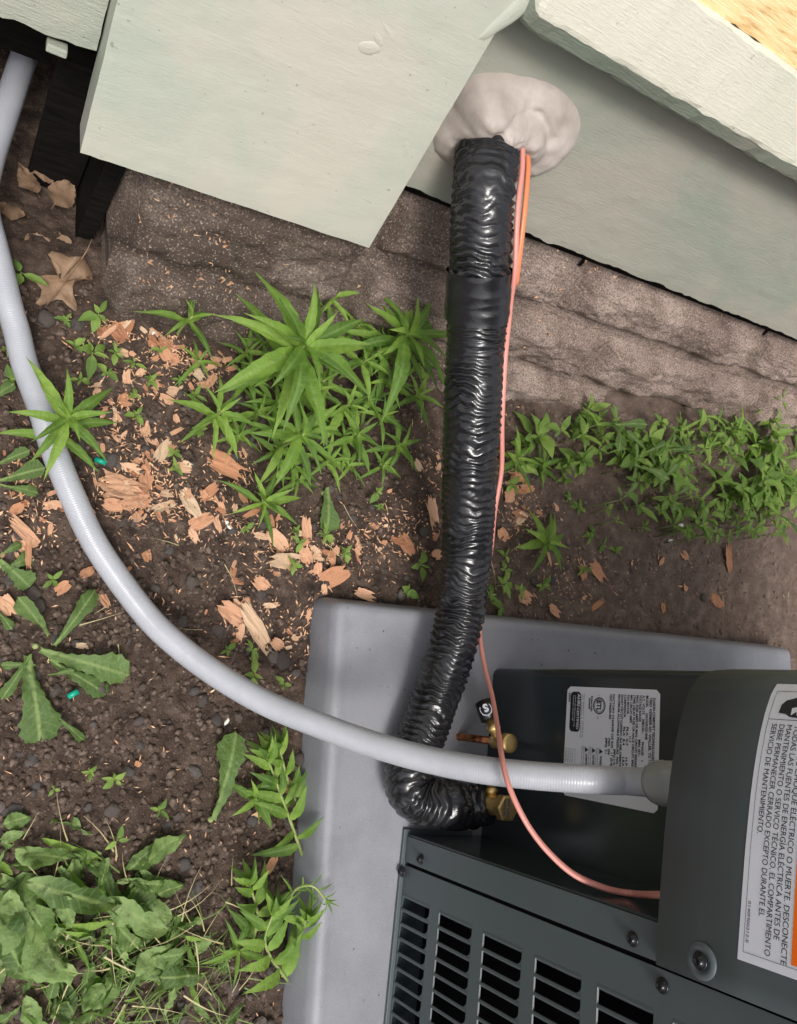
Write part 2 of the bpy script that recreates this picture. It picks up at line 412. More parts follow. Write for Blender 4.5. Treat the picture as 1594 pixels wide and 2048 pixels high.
# ============================================================ HOUSE WALL (boards)
def grid_board(name, x0, x1, z0, z1, off, th, mat, parent, amp=.0006, step=.008, wob=.001, bevel=.0004, seed=0):
    """a board: box with rounded, slightly worn edges. off = outward face, th = thickness"""
    nx_ = max(2, int((x1 - x0) / step)); nz_ = max(2, int((z1 - z0) / step)); v = []; f = []
    for j in range(nz_ + 1):
        for i in range(nx_ + 1):
            x = x0 + (x1 - x0) * i / nx_; z = z0 + (z1 - z0) * j / nz_
            e = min(x - x0, x1 - x, z - z0, z1 - z); y = -off
            if e <= 0: y += bevel
            if j == 0: z += wob * (fbm(x * 25, seed, 0, 3)) + wob * .6 * noise.noise(V((x * 160, seed, 1)))
            if i == 0: x += wob * .5 * fbm(seed, z * 20, 2, 3)
            if i == nx_: x += wob * .5 * fbm(seed, z * 20, 5, 3)
            y += amp * fbm(x * 14, seed + 3, z * 40, 3)
            v.append((x, y, z))
    f += [(j * (nx_ + 1) + i, j * (nx_ + 1) + i + 1, (j + 1) * (nx_ + 1) + i + 1, (j + 1) * (nx_ + 1) + i) for j in range(nz_) for i in range(nx_)]
    rim = [i for i in range(nx_ + 1)] + [(j + 1) * (nx_ + 1) - 1 for j in range(1, nz_ + 1)] + \
          [nz_ * (nx_ + 1) + i for i in range(nx_ - 1, -1, -1)] + [j * (nx_ + 1) for j in range(nz_ - 1, 0, -1)]
    b = len(v)
    for r in rim: v.append((v[r][0], -off + th, v[r][2]))
    k = len(rim)
    f += [(rim[i], b + i, b + (i + 1) % k, rim[(i + 1) % k]) for i in range(k)]
    f.append(tuple(range(b, b + k)))
    o = obj(name, mesh(name, v, f, mat, False), parent); return o
HW = empty('house_wall', M=WM)
tag(HW, 'pale green painted wooden wall boards leaning out above the stone foundation', 'wall')
grid_board('skirt_board', .389, 2.6, 0.0, .30, .0, .025, M_skirt, HW, wob=.0030, seed=1)
o = grid_board('corner_board', .0875, .388, -.0615, 1.25, .04, .045, M_trim, HW, amp=.0004, wob=.0008, seed=2)
o['label'] = 'wide smooth pale green trim board hanging lowest'
# ledge board: bevelled lower edge and cream face
def prism_x(name, prof, x0, x1, mat, parent, step=.006, amp=.0008, seed=0, mats=None, rnd=0):
    n_ = int((x1 - x0) / step); v = []; f = []; k = len(prof)
    for i in range(n_ + 1):
        x = x0 + (x1 - x0) * i / n_
        t = 1.0
        if rnd and x - x0 < rnd: t = math.sqrt(max(0, 1 - (1 - (x - x0) / rnd) ** 2))
        cz = sum(p[1] for p in prof) / k
        for j, (y, z) in enumerate(prof):
            yy = y; zz = z
            if rnd and z < cz: zz = z + (1 - t) * .012; 
            if rnd: yy = y + (1 - t) * .010 * (1 if y < -.01 else 0)
            v.append((x, yy + amp * fbm(x * 30, j * 7.1, seed, 3), zz + amp * 1.5 * fbm(x * 40, j * 3.3, seed + 9, 3)))
    for i in range(n_):
        for j in range(k): a = i * k + j; b = i * k + (j + 1) % k; f.append((a, b, b + k, a + k))
    f.append(tuple(range(k))); f.append(tuple(range(n_ * k + k - 1, n_ * k - 1, -1)))
    me = mesh(name, v, f, mat, False)
    if mats:
        me.materials.append(mats[0])
        for q, p in enumerate(me.polygons[:n_ * k]):
            if q % k in mats[1]: p.material_index = 1
    return obj(name, me, parent)
prism_x('ledge_board', [(-.002, .194), (-.040, .198), (-.045, .2005), (-.0545, .214), (-.055, .218), (-.052, .282), (-.048, .286), (-.002, .286)],
        .3975, 2.6, M_ledge, HW, amp=.0010, seed=4, mats=(M_bevel, (1, 2, 0)), rnd=.016)['label'] = 'cream ledge board with chipped green lower edge'
o = grid_board('upper_board', .389, 2.6, .286, .50, .046, .046, M_raw, HW, wob=.003, seed=6); o['label'] = 'bare yellow wood board where the paint has gone'
# siding left of the corner board
o = grid_board('siding_board', -1.2, .086, .012, .16, .004, .02, M_sid, HW, wob=.003, seed=8); o['label'] = 'weathered green siding board over the dark opening'
for k in range(7):
    o = grid_board('siding_board', -1.2, .086, .161 + .15 * k, .309 + .15 * k, .008, .02, M_sid, HW, wob=.002, seed=9 + k)
for k in range(6):
    grid_board('siding_board', .389, 2.6, .501 + .15 * k, .649 + .15 * k, .02, .02, M_sid, HW, wob=.002, seed=19 + k, step=.02)
# white peg under the siding
p = wl(95, 78, .006); q = wl(138, 92, .006)
boxobj('nailing_block', (p[0], -.008, p[1] - .010), (q[0], .006, p[1] - .003), M_sid, HW, .0015)
# paint drips on the corner board
def blob(name, cx, cz, ax, az, h, off, mat, parent, ang=0, seed=0, n_=14):
    v = [(cx, -off - h, cz)]; f = []
    for j in range(1, 7):
        for i in range(n_):
            th = 2 * math.pi * i / n_; t = j / 6; r = t * (1 + .25 * noise.noise(V((math.cos(th) * 1.3 + seed, math.sin(th) * 1.3, seed))))
            a = ax * r * math.cos(th); b = az * r * math.sin(th)
            v.append((cx + a * math.cos(ang) - b * math.sin(ang), -off + .0004 - h * math.sqrt(max(0, 1 - t * t)) * (1 + .3 * noise.noise(V((a * 90, b * 90, seed)))), cz + a * math.sin(ang) + b * math.cos(ang)))
    f += [(0, 1 + i, 1 + (i + 1) % n_) for i in range(n_)]
    for j in range(5):
        for i in range(n_):
            a = 1 + j * n_ + i; b = 1 + j * n_ + (i + 1) % n_; f.append((a, a + n_, b + n_, b))
    return obj(name, mesh(name, v, f, mat), parent)
for (px, py, ax, az, hh, an) in ((738, 96, .010, .006, .0010, .3), (757, 78, .008, .0035, .0007, -.6), (775, 62, .013, .003, .0006, -.5),
                                 (812, 300, .012, .0045, .0005, -1.1), (578, 172, .0028, .0008, .0004, 1.3)):
    c = wl(px, py, .04); blob('paint_drip', c[0], c[1], ax, az, hh, .0402, M_trim, HW, an, px * .1)
# filler smeared between corner board and ledge
c = wl(1025, 28, .042); blob('filler', c[0], c[1], .040, .008, .0035, .0395, M_trim, HW, 1.15, 3.7, 28)
# near-black boards in the opening under the siding, some added to darken it
VO = empty('crawl_space_lining', (0, .90, 0)); tag(VO, 'near-black boards, some added for darkness, in the opening behind the foundation corner', 'boards')
boxobj('plank', (.064, -.345, -.14), (.118, -.33, .27), M_void, VO, .001)
for k in range(9):
    boxobj('plank', (-.95 + k * .125, .0 + .004 * (k % 3), -.1), (-.83 + k * .125, .02 + .004 * (k % 3), .6), M_void, VO, .001)
boxobj('sky_blocker', (-1.3, -.36, .275), (.16, .3, .30), M_void, VO, .001)  # unseen slab added to keep sky light out of the opening
boxobj('side_board', (.120, -.41, -.14), (.139, .0, .24), M_void, VO, .001)
boxobj('post', (-.34, -.30, -.14), (-.27, -.23, .27), M_void, VO, .001)
boxobj('shade_cover_board', (-1.28, -.30, .118), (.064, -.28, .274), M_void, VO, .001)  # dark board added where the conduit fades into shade
boxobj('end_board', (-1.3, -.36, -.14), (-1.28, .0, .27), M_void, VO, .001)
# ============================================================ FOUNDATION
FW = empty('foundation_wall', M=WM)
tag(FW, 'rough faced brown stone foundation under the wooden skirt board', 'wall')
def fblock(x0, x1, z0, z1, seed, proud=.0, dark=0, rough=1.0):
    st = .0042; nx_ = max(3, int((x1 - x0) / st)); nz_ = max(3, int((z1 - z0) / st)); v = []; f = []
    cz = (z0 + z1) / 2
    for j in range(nz_ + 1):
        for i in range(nx_ + 1):
            x = x0 + (x1 - x0) * i / nx_; z = z0 + (z1 - z0) * j / nz_
            e = min(x - x0, x1 - x, (z - z0) * 1.0, (z1 - z) * 1.0) + .004 * noise.noise(V((x * 40, z * 40, seed)))
            e = max(0, e)
            up = sm(0, .024, e) if e < (z1 - z) - 1e-6 or z1 < -.02 else sm(0, .008, e)
            y = .014 + .020 * (1 - up) - (proud + .004) * up
            y -= up * rough * (.012 * fbm(x * 8, z * 13, seed, 4) + .0042 * fbm(x * 32, z * 55, seed + 5, 4) + .0018 * fbm(x * 120, z * 160, seed + 8, 3))
            y -= up * rough * .0022 * (1 - abs(noise.noise(V((x * 5, z * 38 + 2 * noise.noise(V((x * 6, 0, seed))), seed + 11)))) * 2)
            v.append((x + .002 * fbm(z * 30, i * 0., seed, 2), y, z))
    f += [(j * (nx_ + 1) + i, j * (nx_ + 1) + i + 1, (j + 1) * (nx_ + 1) + i + 1, (j + 1) * (nx_ + 1) + i) for j in range(nz_) for i in range(nx_)]
    rim = [i for i in range(nx_ + 1)] + [(j + 1) * (nx_ + 1) - 1 for j in range(1, nz_ + 1)] + \
          [nz_ * (nx_ + 1) + i for i in range(nx_ - 1, -1, -1)] + [j * (nx_ + 1) for j in range(nz_ - 1, 0, -1)]
    b = len(v); k = len(rim)
    for r in rim: v.append((v[r][0], .10, v[r][2]))
    f += [(rim[i], b + i, b + (i + 1) % k, rim[(i + 1) % k]) for i in range(k)]; f.append(tuple(range(b, b + k)))
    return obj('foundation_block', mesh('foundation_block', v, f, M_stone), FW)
for (a, b, c, d, pr) in ((.142, .425, -.195, -.022, .012), (.430, .713, -.104, -.022, .004), (.719, 1.12, -.104, -.022, .006), (1.13, 1.53, -.104, -.022, .004), (1.54, 2.0, -.104, -.022, .004), (2.0, 2.6, -.104, -.022, .004),
                         (.430, .838, -.206, -.112, .008), (.850, 1.24, -.208, -.112, .004), (1.25, 1.68, -.208, -.112, .005), (1.69, 2.2, -.208, -.108, .0),
                         (.150, .50, -.38, -.199, .010), (.505, .95, -.38, -.210, .012), (.955, 1.4, -.38, -.212, .0), (1.4, 2.0, -.38, -.212, .0)):
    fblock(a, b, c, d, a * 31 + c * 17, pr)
boxobj('mortar', (.15, .030, -.40), (2.6, .12, -.034), M_stone, FW, 0)
boxobj('gap_shade_strip', (.145, .034, -.033), (2.6, .10, .05), M_void, FW, 0)  # dark strip standing in for the shade under the skirt board

# ============================================================ PUTTY round the pipe
out = [(905, 215), (925, 175), (950, 150), (1000, 146), (1040, 152), (1080, 160), (1130, 188), (1158, 225), (1162, 252), (1150, 292), (1110, 335), (1075, 350), (1040, 352), (985, 345), (930, 335), (895, 325), (868, 300), (866, 268), (885, 240)]
pc = V(wl(988, 262)); pol = []
for q in out:
    d = V(wl(*q)) - pc; pol.append((math.atan2(d.y, d.x), d.length))
PCX, PCZ = wl(982, 250, .03); P2X, P2Z = wl(1066, 285, .012); pol.sort(); A = [p[0] for p in pol]; Rr = [p[1] for p in pol]
def prad(th): return float(np.interp(th, [A[-1] - 2 * math.pi] + A + [A[0] + 2 * math.pi], [Rr[-1]] + Rr + [Rr[0]]))
v = [(pc.x, -.032, pc.y)]; f = []; NT, NR = 96, 30
for j in range(1, NR + 1):
    t = j / NR
    for i in range(NT):
        th = -math.pi + 2 * math.pi * i / NT; r = prad(th) * t
        x = pc.x + r * math.cos(th); z = pc.y + r * math.sin(th)
        h = .006 * (1 - t ** 8) + (1 - t ** 6) * (.010 + .036 * math.exp(-(((x - PCX) / .046) ** 2 + ((z - PCZ) / .027) ** 2) ** 1.3) + .016 * math.exp(-(((x - P2X) / .026) ** 2 + ((z - P2Z) / .024) ** 2)))
        k = (1 - t ** 6)
        h += k * (.007 * noise.noise(V((x * 28, z * 28, 4))) + .0030 * fbm(x * 75, z * 75, 2, 3) + .0028 * abs(noise.noise(V((x * 55 + z * 30, z * 20, 8)))))
        # a thumbed groove curving over the upper right of the lump
        dg = math.hypot(x - (pc.x + .018), z - (pc.y - .004)) - .042
        h -= k * .006 * math.exp(-(dg / .006) ** 2) * (1 if th > -.9 else 0)
        v.append((x, -h if j < NR else .0005, z))
f += [(0, 1 + i, 1 + (i + 1) % NT) for i in range(NT)]
for j in range(NR - 1):
    for i in range(NT): a = 1 + j * NT + i; b = 1 + j * NT + (i + 1) % NT; f.append((a, a + NT, b + NT, b))
PU = obj('sealing_putty', mesh('sealing_putty', v, f, M_putty)); PU.matrix_world = WM
tag(PU, 'grey lump of putty sealing the pipe hole in the skirt board', 'putty')

# ============================================================ PAD
def padpt(a, b, z): p = PAD0 + PE1 * a + PE2 * b; return V((p.x, p.y, z))
PM = Matrix(((PE1.x, PE2.x, 0, PAD0.x), (PE1.y, PE2.y, 0, PAD0.y), (0, 0, 1, 0), (0, 0, 0, 1)))
PD = empty('equipment_pad', M=PM.copy()); tag(PD, 'grey moulded plastic pad under the air conditioner', 'pad')
rings = [(.012, -.02), (.010, .004), (.004, .034), (.0005, .0455), (-.004, .0488), (-.0095, .0498), (-.014, .0492), (-.020, .0485), (-.05, .0485)]
v = []; f = []; L = .95
for off, z in rings:
    lo = -off; hi = L + off; r = max(.003, .012 + off * .5); c = []
    for (cx, cy, a0) in ((lo + r, lo + r, 180), (hi - r, lo + r, 270), (hi - r, hi - r, 0), (lo + r, hi - r, 90)):
        for k in range(7):
            a = math.radians(a0 + 15 * k); c.append((cx + r * math.cos(a), cy + r * math.sin(a), z))
    v += c
m_ = 28
for i in range(len(rings) - 1):
    for k in range(m_): a = i * m_ + k; b = i * m_ + (k + 1) % m_; f.append((a, b, b + m_, a + m_))
f.append(tuple(range((len(rings) - 1) * m_, len(rings) * m_)))
obj('pad_body', mesh('pad_body', v, f, M_pad), PD)

# ============================================================ AIR CONDITIONER
AC = empty('air_conditioner', M=UM.copy()); tag(AC, 'dark green grey outdoor air conditioner with louvred side on the grey pad', 'air conditioner')
UL, UD, UH = .64, .66, .74          # length of the louvred side, depth, height
# base pan
bm = bmesh.new(); box(bm, (-.006, -.005, .000), (UL, .10, .004)); box(bm, (-.214, .128, .000), (UL, UD, .004)); box(bm, (.0, .10, .000), (UL, .128, .004)); bmobj('base_pan', bm, M_unit, AC, bevel=.0008)
# corner post: face flange and return
bm = bmesh.new(); box(bm, (.0015, -.0008, .0045), (.0305, .0010, UH)); bmobj('corner_post', bm, M_unit, AC, bevel=.0007)
bm = bmesh.new(); box(bm, (-.0010, .0000, .0045), (.0012, .118, UH)); bmobj('post_return', bm, M_glos, AC, bevel=.0007)
boxobj('seam_backing', (.028, .004, .005), (.040, .006, UH), M_blk, AC, 0)
# louvred panel
GP = empty('louvred_panel'); GP.parent = AC
SL0, SP, RW0, RP, RH, NS, NRW = .0655, .01575, .003, .0790, .0600, 34, 8
bm = bmesh.new()
Lend = SL0 + NS * SP
box(bm, (.0345, 0, .0045), (SL0 - .0002, .0012, UH)); box(bm, (Lend, 0, .0045), (UL, .0012, UH))
zt = [.0045]
for k in range(NRW): zt += [RW0 + RP * k + (.004 if k == 0 else 0), RW0 + RP * k + RH]
zt.append(UH)
for k in range(0, len(zt), 2):
    if zt[k + 1] - zt[k] > .002: box(bm, (SL0 - .0002, 0, zt[k]), (Lend, .0012, zt[k + 1]))
for vv in bm.verts: pass
bmesh.ops.recalc_face_normals(bm, faces=bm.faces)
me = bpy.data.meshes.new('panel_sheet'); bm.to_mesh(me); bm.free(); me.materials.append(M_unit)
obj('panel_sheet', me, GP)
# one louvre: a rib that rolls inwards with a rounded cut at its upper end
def louvre_mesh():
    prof = [(.0000, .0), (.0022, -.0003), (.0034, .0006), (.0048, .0030), (.0068, .0075), (.0085, .0125)]
    v = []; f = []; ZN = 6
    for t in (0, -.0009):
        for z in range(ZN + 1):
            for (u, w_) in prof: v.append((u + t * .3, w_ - t, RH * z / ZN))
    k = len(prof); off = k * (ZN + 1)
    for L_ in (0, 1):
        for z in range(ZN):
            for j in range(k - 1):
                a = L_ * off + z * k + j; q = (a, a + 1, a + 1 + k, a + k); f.append(q if L_ == 0 else q[::-1])
    # rounded web at the top outer corner of the slot
    R_ = .0085; c = (SP - R_ - .0002, RH - R_); b = len(v)
    v.append((SP, .0003, RH + .0002)); 
    for i in range(7):
        a = math.radians(90 * i / 6); v.append((c[0] + R_ * math.cos(a), .0003, c[1] + R_ * math.sin(a)))
    for i in range(6): f.append((b, b + 1 + i, b + 2 + i))
    b = len(v); R2 = .0035; v.append((SP, .0003, -.0002))
    for i in range(5):
        a = math.radians(-90 * i / 4); v.append((SP - R2 + R2 * math.cos(a), .0003, R2 + R2 * math.sin(a)))
    for i in range(4): f.append((b, b + 1 + i, b + 2 + i))
    # end flap that closes the slot at its foot
    b = len(v); v += [(.003, -.0002, -.0002), (SP, -.0002, -.0002), (SP, .0012, .0006), (.003, .0012, .0006)]; f.append((b, b + 1, b + 2, b + 3))
    return mesh('louvre', v, f, M_unit, False)
LM = louvre_mesh()
for r in range(NRW):
    for s_ in range(NS):
        o = obj('louvre', LM, GP); o.location = (SL0 + s_ * SP, 0, RW0 + RP * r + (.0001))
# dark coil behind, with fins
bm = bmesh.new(); box(bm, (.02, .035, .006), (UL - .02, .10, UH - .01)); bmobj('coil', bm, M_blk, AC)
# recessed valve panel: flat sheet, round turn at the rear edge, then the rear side
v = []; f = []; pr = [(.0, .118)]
for t in range(9):
    a = math.radians(90 * t / 8); pr.append((-.204 - .012 * math.sin(a), .130 - .012 * math.cos(a)))
pr += [(-.216, .20), (-.216, UD)]
zz = [.0, .15, .30, .45, .6, UH]
for z in zz:
    for (a, b) in pr: v.append((a, b, z))
k = len(pr)
for j in range(len(zz) - 1):
    for i in range(k - 1): a = j * k + i; f.append((a, a + 1, a + 1 + k, a + k))
me = mesh('valve_panel', v, f, M_glos); obj('valve_panel', me, AC)
bm = bmesh.new(); box(bm, (-.2235, .19, .03), (-.2165, UD, UH)); bmobj('rear_panel', bm, M_unit, AC, bevel=.002)
bm = bmesh.new(); box(bm, (-.222, .118, UH), (UL, UD, UH + .02)); box(bm, (.0, -.002, UH), (UL, .118, UH + .02)); bmobj('top_frame', bm, M_unit, AC)
bm = bmesh.new(); box(bm, (-.21, UD - .001, 0), (UL, UD + .001, UH)); box(bm, (UL - .001, 0, 0), (UL + .001, UD, UH)); bmobj('far_sides', bm, M_unit, AC)
# access cover that bridges the recess
CZ0, CZ1 = .390, .72
def cov(u):
    """depth (local y) of the cover's outer face at u, measured going round the corner"""
    return float(np.interp(-u, [-.03, -.02, .0, .04, .07, .09, .11, .125, .14, .157, .172, .188, .200, .210], [-.0118, -.0118, -.0105, -.0072, -.0045, -.0020, .0008, .0035, .0068, .0115, .0170, .0250, .036, .056]))
us = list(np.linspace(.0285, -.080, 10)) + list(np.linspace(-.086, -.205, 22))
v = []; f = []
pts_ = [(u, cov(u)) for u in us]
pts_ = [(.0300, .0005), (.0300, -.0095), (.0285, -.0118)] + pts_[1:] + [(-.2095, .060), (-.2135, .085), (-.2155, .125)]
for z in (CZ0, CZ0 + .08, CZ0 + .16, CZ1):
    for (a, b) in pts_: v.append((a, b, z))
k = len(pts_)
for j in range(3):
    for i in range(k - 1): a = j * k + i; f.append((a, a + 1, a + 1 + k, a + k))
me = mesh('access_cover', v, f, M_unit)
CV = obj('access_cover', me, AC); sm_ = CV.modifiers.new('s', 'SOLIDIFY'); sm_.thickness = .0016; sm_.offset = 1
# pressed dimple with screw on the cover
q = on_unit(1402, 1922, -.012)
def screw(name, M, r=.0045, parent=AC):
    return lathe(name, [(r * 1.55, 0), (r * 1.6, .0006), (r * 1.35, .0013), (r * .95, .0014), (r * .92, .0042), (r * .75, .0047), (r * .55, .0047), (r * .45, .0038)], M, M_screw, parent, 24)
FACE = Matrix.Rotation(math.radians(90), 4, 'X')       # axis towards -y (outwards)
lathe('screw_dimple', [(.0135, -.0006), (.0128, .0004), (.0115, .0011), (.0100, .0015), (.0085, .0014), (.0075, .0008), (.0065, .0004)], Matrix.Translation((q.x, -.0118, q.z)) @ FACE, M_unit, AC, 32)
screw('screw', Matrix.Translation((q.x, -.0128, q.z)) @ FACE, .0040)
for (px, py) in ((842, 1718), (1266, 1878), (1325, 1971)):
    q = on_unit(px, py, -.001); screw('screw', Matrix.Translation((q.x, -.001, q.z)) @ FACE, .0038)
q = on_unit(790, 1738, -.006); screw('screw', Matrix.Translation((q.x, -.004, max(.006, q.z))) @ FACE, .0042)
# ---------------- lettering
def text_pts(s, size, bold=0.0, sx=1.0, res=3, shear=0):
    c = bpy.data.curves.new('t', 'FONT'); c.body = s; c.size = size; c.resolution_u = res; c.offset = bold; c.shear = shear
    o = bpy.data.objects.new('t', c); COL.objects.link(o)
    bpy.context.view_layer.update(); me = o.to_mesh()
    v = [(p.co.x * sx, p.co.y) for p in me.vertices]; f = [tuple(p.vertices) for p in me.polygons]
    o.to_mesh_clear(); bpy.data.objects.remove(o); bpy.data.curves.remove(c); return v, f
def letters(name, items, place, mat, parent):
    """items: (string, x, y, size, width or None, bold); place(x, y) -> local 3D"""
    v = []; f = []
    for (s, x, y, size, wd, bold) in items:
        a, b = text_pts(s, size, bold)
        if not a: continue
        k = wd / max(1e-6, max(p[0] for p in a)) if wd else 1
        n0 = len(v); v += [place(x + p[0] * k, y + p[1]) for p in a]; f += [tuple(n0 + i for i in q) for q in b]
    return tag(obj(name, mesh(name, v, f, mat, False), parent), kind='stuff')
def sheet(name, x0, x1, y0, y1, place, mat, parent, n_=24, r=0.0):
    v = []; f = []; m2 = 6
    for i in range(n_ + 1):
        for j in range(m2 + 1):
            x = x0 + (x1 - x0) * i / n_; y = y0 + (y1 - y0) * j / m2
            if r:
                ex = min(x - x0, x1 - x)
                if ex < r: c = r - math.sqrt(max(0, r * r - (r - ex) ** 2)); y = y0 + c + (y1 - y0 - 2 * c) * j / m2
            v.append(place(x, y))
    f = [(i * (m2 + 1) + j, (i + 1) * (m2 + 1) + j, (i + 1) * (m2 + 1) + j + 1, i * (m2 + 1) + j + 1) for i in range(n_) for j in range(m2)]
    return obj(name, mesh(name, v, f, mat, False), parent)
# warning sticker on the cover (reads along +u, tops of the letters towards +z). x: 0..0.20 from the house side, y up
SKU = -.196; SKZ = .4685
def skp(h):
    def P(x, y):
        u = SKU + x; return (u, cov(u) - h, SKZ + y - .0065 * x / .2)
    return P
ST = sheet('warning_sticker', 0, .2005, 0, .20, skp(.0006), M_wht, AC, 40)
sheet('orange_band', .0290, .1925, .0405, .072, skp(.0009), M_org, ST, 24)
sheet('frame_line', .0060, .1945, .0042, .0045, skp(.0010), M_ink, ST, 30)
sheet('frame_line', .1942, .1945, .0042, .19, skp(.0010), M_ink, ST, 2)
sheet('frame_line', .0060, .0063, .0042, .19, skp(.0010), M_ink, ST, 2)
sheet('frame_line', .0285, .0289, .0042, .19, skp(.0010), M_ink, ST, 2)
TS = .0062
letters('warning_text', [
    ('SERVICIO DE MANTENIMIENTO.', .0320, .0085, TS, .0810, 0),
    ('DEBE PERMANECER CERRADO EXCEPTO DURANTE EL', .0320, .0146, TS, .1360, 0),
    ('MANTENIMIENTO O SERVICO TÉCNICO, EL COMPARTIMENTO', .0320, .0207, TS, .1600, 0),
    ('TODAS LAS FUENTES DE ENERGÍA ELÉCTRICA ANTES DE', .0320, .0268, TS, .1480, 0),
    ('RIESGO DE CHOQUE ELÉCTRICO O MUERTE. DESCONECTE', .0320, .0330, TS, .1620, 0),
    ('0140M00212-E', .160, .0058, .0032, .0280, .0)], skp(.0010), M_ink, ST)
letters('warning_heading', [('ADVERTENCIA', .0500, .0450, .0170, .0900, .0005)], skp(.0012), M_ink, ST)
# black hand pictogram in the left box
def poly(name, pts, place, mat, parent): return obj(name, mesh(name, [place(*p) for p in pts], [tuple(range(len(pts)))], mat, False), parent)
poly('hand_pictogram', [(.0235, .0115), (.0240, .0170), (.0262, .0210), (.0268, .0300), (.0268, .0420), (.0090, .0420), (.0080, .0300), (.0120, .0200), (.0135, .0150), (.0170, .0120)], skp(.0011), M_ink, ST)
poly('spark_pictogram', [(.0195, .0215), (.0250, .0220), (.0222, .0260), (.0250, .0268), (.0180, .0320), (.0203, .0275), (.0180, .0268)], skp(.0014), M_wht, ST)
# rating label on the recessed panel
RLU0, RLU1, RLZ0, RLZ1 = -.1945, -.0700, .1435, .2815
def rlp(h):
    return lambda x, y: (RLU0 + x, .118 - h, RLZ0 + y)
RL = sheet('rating_label', 0, RLU1 - RLU0, 0, RLZ1 - RLZ0, rlp(.0006), M_wht, AC, 30, r=.005)
LW, LH = RLU1 - RLU0, RLZ1 - RLZ0
a = []
tb = [('DAIKIN COMFORT TECHNOLOGIES MANUFACTURING', .0085, .129, .0047, .100), ('19001 KERMIER RD. WALLER, TX 77484', .0080, .1245, .0047, .075),
      ('MODEL      DX1N3N2K1B4B', .0065, .1196, .0047, .046), ('SERIAL #', .079, .1196, .0047, .018), ('A.C. VOLTS    208/230~', .0065, .1150, .0044, .040), ('PHASE   1', .055, .1150, .0044, .020),
      ('VOLTAGE RANGE', .0065, .1106, .0044, .028), ('MIN 187~', .053, .1106, .0044, .018), ('MAX 253', .084, .1106, .0044, .016), ('MAX. FUSE AMPS OR MAX. CIRCUIT BREAKER', .0065, .1064, .0042, .078),
      ('(TIME DELAY FUSE OR HACR CIRCUIT BREAKER REQ)', .0065, .1022, .0042, .094), ('MIN. CIRCUIT AMPS', .0065, .0980, .0042, .030), ('11.2', .050, .0980, .0042, .007), ('FAN MOTOR', .0065, .0936, .0042, .021),
      ('FLA  0.7', .041, .0936, .0042, .020), ('H.P.  1/8', .073, .0936, .0042, .022), ('COMPRESSOR', .0065, .0892, .0042, .025), ('RLA  8.4', .041, .0892, .0042, .020), ('LRA  41.1', .073, .0892, .0042, .022),
      ('SHORT CIRCUIT CURRENT: 5kA RMS SYMMETRICAL, 600V', .0065, .0848, .0042, .095), ('MAXIMUM ALLOWABLE PRESSURE  PSIG 450', .0065, .0806, .0042, .083), ('[MPa] 3.10', .066, .0765, .0040, .017),
      ('FACTORY CHARGE OZ R32   11 (0.4)', .0065, .0725, .0042, .078), ('TEST PRESSURE', .0065, .0680, .0042, .028), ('PSIG  550', .055, .0680, .0042, .018), ('[MPa]  3.1', .055, .0640, .0040, .017),
      ('WARNING', .075, .0565, .0046, .020), ('ADVERTENCIA', .075, .0455, .0042, .024), ('AVERTISSEMENT', .075, .0345, .0042, .026), ('Intertek', .010, .0395, .0046, .018), ('3034849', .012, .0360, .0036, .013), ('2024', .0070, .0030, .0046, .011)]
letters('label_text', [(s, x, y, z, wd, .00012) for (s, x, y, z, wd) in tb], rlp(.0010), M_ink, RL)
fine = [('This appliance is certified by', .008, .0275 - .003 * k, .0026, .050) for k in range(2)]
fine += [('Explosion hazard. Shock hazard. Service only', .067, .0530 - .011 * (k // 2) - .0030 * (k % 2), .0026, .042) for k in range(6)]
fine += [('Charge de fabrication', .074, .0130 - .0034 * k, .0027, .040) for k in range(4)]
letters('fine_print', [(s, x, y, z, wd, 0) for (s, x, y, z, wd) in fine], rlp(.0009), M_inkg, RL)
def rrect(x0, x1, y0, y1, r):
    o_ = []
    for (cx, cy, a0) in ((x1 - r, y1 - r, 0), (x0 + r, y1 - r, 90), (x0 + r, y0 + r, 180), (x1 - r, y0 + r, 270)):
        o_ += [(cx + r * math.cos(math.radians(a0 + 15 * k)), cy + r * math.sin(math.radians(a0 + 15 * k))) for k in range(7)]
    return o_
poly('certified_badge', rrect(.0060, .0520, .0065, .0235, .005), rlp(.0010), M_ink, RL)
letters('badge_text', [('AHRI', .0085, .0182, .0062, .0140, .0002), ('CERTIFIED', .0240, .0182, .0050, .0250, .0001), ('www.ahridirectory.org', .010, .0140, .0028, .036, 0), ('Unitary Small HP', .010, .0108, .0028, .030, 0)], rlp(.0013), M_wht, RL)
def ring(name, cx, cy, r0, r1, place, mat, parent):
    v = []; n_ = 32
    for i in range(n_):
        a_ = 2 * math.pi * i / n_; v += [place(cx + r0 * math.cos(a_), cy + r0 * math.sin(a_)), place(cx + r1 * math.cos(a_), cy + r1 * math.sin(a_))]
    return obj(name, mesh(name, v, [(2 * i, 2 * i + 1, (2 * i + 3) % (2 * n_), (2 * i + 2) % (2 * n_)) for i in range(n_)], mat, False), parent)
ring('mark_ring', .0205, .0525, .0082, .0095, rlp(.0010), M_ink, RL); ring('mark_ring', .0205, .0525, .0068, .0074, rlp(.0010), M_ink, RL)
letters('mark_text', [('ETL', .0143, .0490, .0095, .0125, .0003), ('c', .0080, .0505, .0035, None, 0), ('us', .0325, .0505, .0035, None, 0)], rlp(.0011), M_ink, RL)
for (x, y) in ((.0675, .0555), (.0675, .0445), (.0675, .0335)):
    poly('caution_triangle', [(x, y), (x + .006, y), (x + .003, y + .0052)], rlp(.0010), M_ink, RL)
